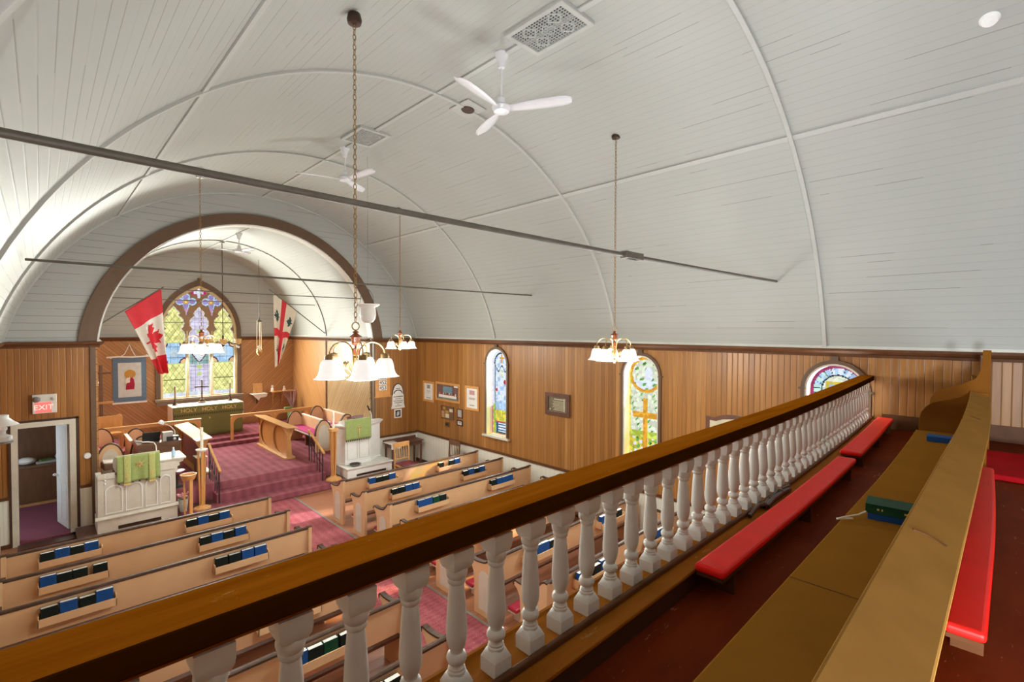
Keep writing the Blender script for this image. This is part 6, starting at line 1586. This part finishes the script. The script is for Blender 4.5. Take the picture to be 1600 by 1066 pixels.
MB().prism(O, YZ, XR - 0.04, XR).build('frame', 'mahog', r, bevel=0.006)
I = [(2.62, 1.92), (3.40, 1.92), (3.40, 2.355), (3.30, 2.35), (3.20, 2.39), (3.02, 2.415), (2.84, 2.39), (2.74, 2.35), (2.62, 2.355)]
MB().prism(I, YZ, XR - 0.045, XR - 0.02).build('face', 'parch', r)
text_part('lettering', 'Honour Roll'[:0] or 'Th', 0.075, (XR - 0.047, 3.30, 2.24), (0, -1, 0), (0, 0, 1), 'inkgrey', r, 0.001)
b = MB().box(XR - 0.049, XR - 0.044, 3.015, 3.025, 2.30, 2.38); b.box(XR - 0.049, XR - 0.044, 2.99, 3.05, 2.345, 2.355)
for k in range(3): b.box(XR - 0.048, XR - 0.044, 2.72, 3.20 - 0.02 * k, 2.225 - 0.07 * k, 2.235 - 0.07 * k)
b.build('small_lines', 'inkgrey', r)

# side room contents
r = thing('cupboard', 'low dark brown cupboard against the back of the side room', 'cupboard', (-0.4, 14.7, 0.05))
MB().box(-1.4, 0.52, 14.42, 14.96, 0.05, 0.86).build('body', 'oakdk', r)
MB().box(-1.42, 0.53, 14.38, 14.97, 0.86, 0.90).build('worktop', 'organ', r)
MB().box(-1.4, 0.52, 14.40, 14.42, 0.05, 0.10).build('plinth_strip', 'oak', r)
b = MB(); b.sphere((-0.24, 14.6, 0.98), 0.13, 12, 0.6, 1.2); tag(b.build('white_bag', 'linen', smooth=True), 'crumpled white bag on the side room cupboard', 'bag')
b = MB(); b.obox((0.06, 14.6, 0.925), (0.16, 0.12, 0.02), 0.15); tag(b.build('tray', 'wicker'), 'pale tray lying on the side room cupboard', 'tray')
b = MB(); b.obox((0.06, 14.6, 0.96), (0.10, 0.07, 0.014), 0.3); tag(b.build('green_folder', 'leaf'), 'green folder lying on the pale tray in the side room', 'folder')
b = MB(); b.sphere((0.33, 14.62, 1.0), 0.13, 12, 0.75); tag(b.build('dark_bag', 'wicker', smooth=True), 'grey bundle on the cupboard beside the open door', 'bag')
# ------------------------------------------------------------------ camera, daylight, lamps
cam = bpy.data.cameras.new('camera'); co = bpy.data.objects.new('camera', cam); COL.objects.link(co)
yaw, pitch, roll = 0.770587, 0.0221293, -0.00303534
cy, sy, cp, sp = math.cos(yaw), math.sin(yaw), math.cos(pitch), math.sin(pitch)
rr = Vector((cy, -sy, 0)); ff = Vector((sy * cp, cy * cp, -sp)); dd = ff.cross(rr)
c_, s_ = math.cos(roll), math.sin(roll)
right = rr * c_ + dd * s_; down = dd * c_ - rr * s_
m = Matrix((right, -down, -ff)).transposed().to_4x4(); m.translation = Vector((0, 0, 3.8))
co.matrix_world = m
cam.sensor_width = 36.0; cam.lens = 36.0 * 759.93 / 1600; cam.clip_start = 0.02; cam.clip_end = 100
scene.camera = co

wd = bpy.data.worlds.new('world'); scene.world = wd; wd.use_nodes = True
bg = wd.node_tree.nodes['Background']; bg.inputs[0].default_value = (0.80, 0.90, 1.0, 1); bg.inputs[1].default_value = 0.95
def light(name, kind, loc, energy, color=(1, 1, 1), **kw):
    l = bpy.data.lights.new(name, kind); l.energy = energy; l.color = color
    for k, v in kw.items(): setattr(l, k, v)
    o = bpy.data.objects.new(name, l); COL.objects.link(o); o.location = loc; return o
s = light('sun', 'SUN', (14, -2, 9), 24.0, (1.0, 0.92, 0.8), angle=math.radians(1.2))
s.rotation_euler = Vector((-4.2, 1.4, -2.4)).to_track_quat('-Z', 'Y').to_euler()
for x, y in ((1.93, 3.90), (5.57, 3.75), (5.57, 9.20), (1.98, 9.65)):
    light('chandelier_light', 'POINT', (x, y, 3.36), 172, (0.97, 1.0, 0.93), shadow_soft_size=0.22)
# daylight through the windows: soft sky portals just inside each pane
def win_light(name, loc, dirn, sx, sy, energy, color):
    o = light(name, 'AREA', loc, energy, color, shape='RECTANGLE', size=sx, size_y=sy)
    o.rotation_euler = Vector(dirn).to_track_quat('-Z', 'Y').to_euler(); return o
for k, (c, _) in enumerate(WINS): win_light('window_daylight', (XR - 0.04, c, 2.25), (-1, 0, 0.2), 0.65, 1.9, 100, (0.93, 1.0, 0.98))
for c in LW: win_light('window_daylight', (XL + 0.04, c, 2.25 if c > 3 else 2.85), (1, 0, 0.2), 0.65, 1.9 if c > 3 else 0.85, 12 if c > 3 else 310, (0.93, 1.0, 0.98) if c > 3 else (0.88, 0.97, 1.02))  # unseen camera-side windows; gallery pair placed to brighten the gallery
win_light('window_daylight', (-1.55, 13.2, 1.5), (1, -0.1, 0), 0.9, 1.1, 26, (0.80, 0.92, 1.0))
win_light('window_daylight', (CEN, YA - 0.1, 3.3), (0, -1, -0.3), 1.9, 3.0, 560, (0.97, 1.0, 0.90))
scene.view_settings.view_transform = 'Standard'; scene.view_settings.look = 'None'
scene.view_settings.gamma = 1.0; scene.view_settings.use_curve_mapping = False
scene.view_settings.exposure = -0.02
scene.cycles.use_denoising = True
scene.cycles.max_bounces = 10; scene.cycles.diffuse_bounces = 5; scene.cycles.transparent_max_bounces = 8
scene.cycles.sample_clamp_indirect = 6.0
scene.cycles.caustics_reflective = False; scene.cycles.caustics_refractive = False
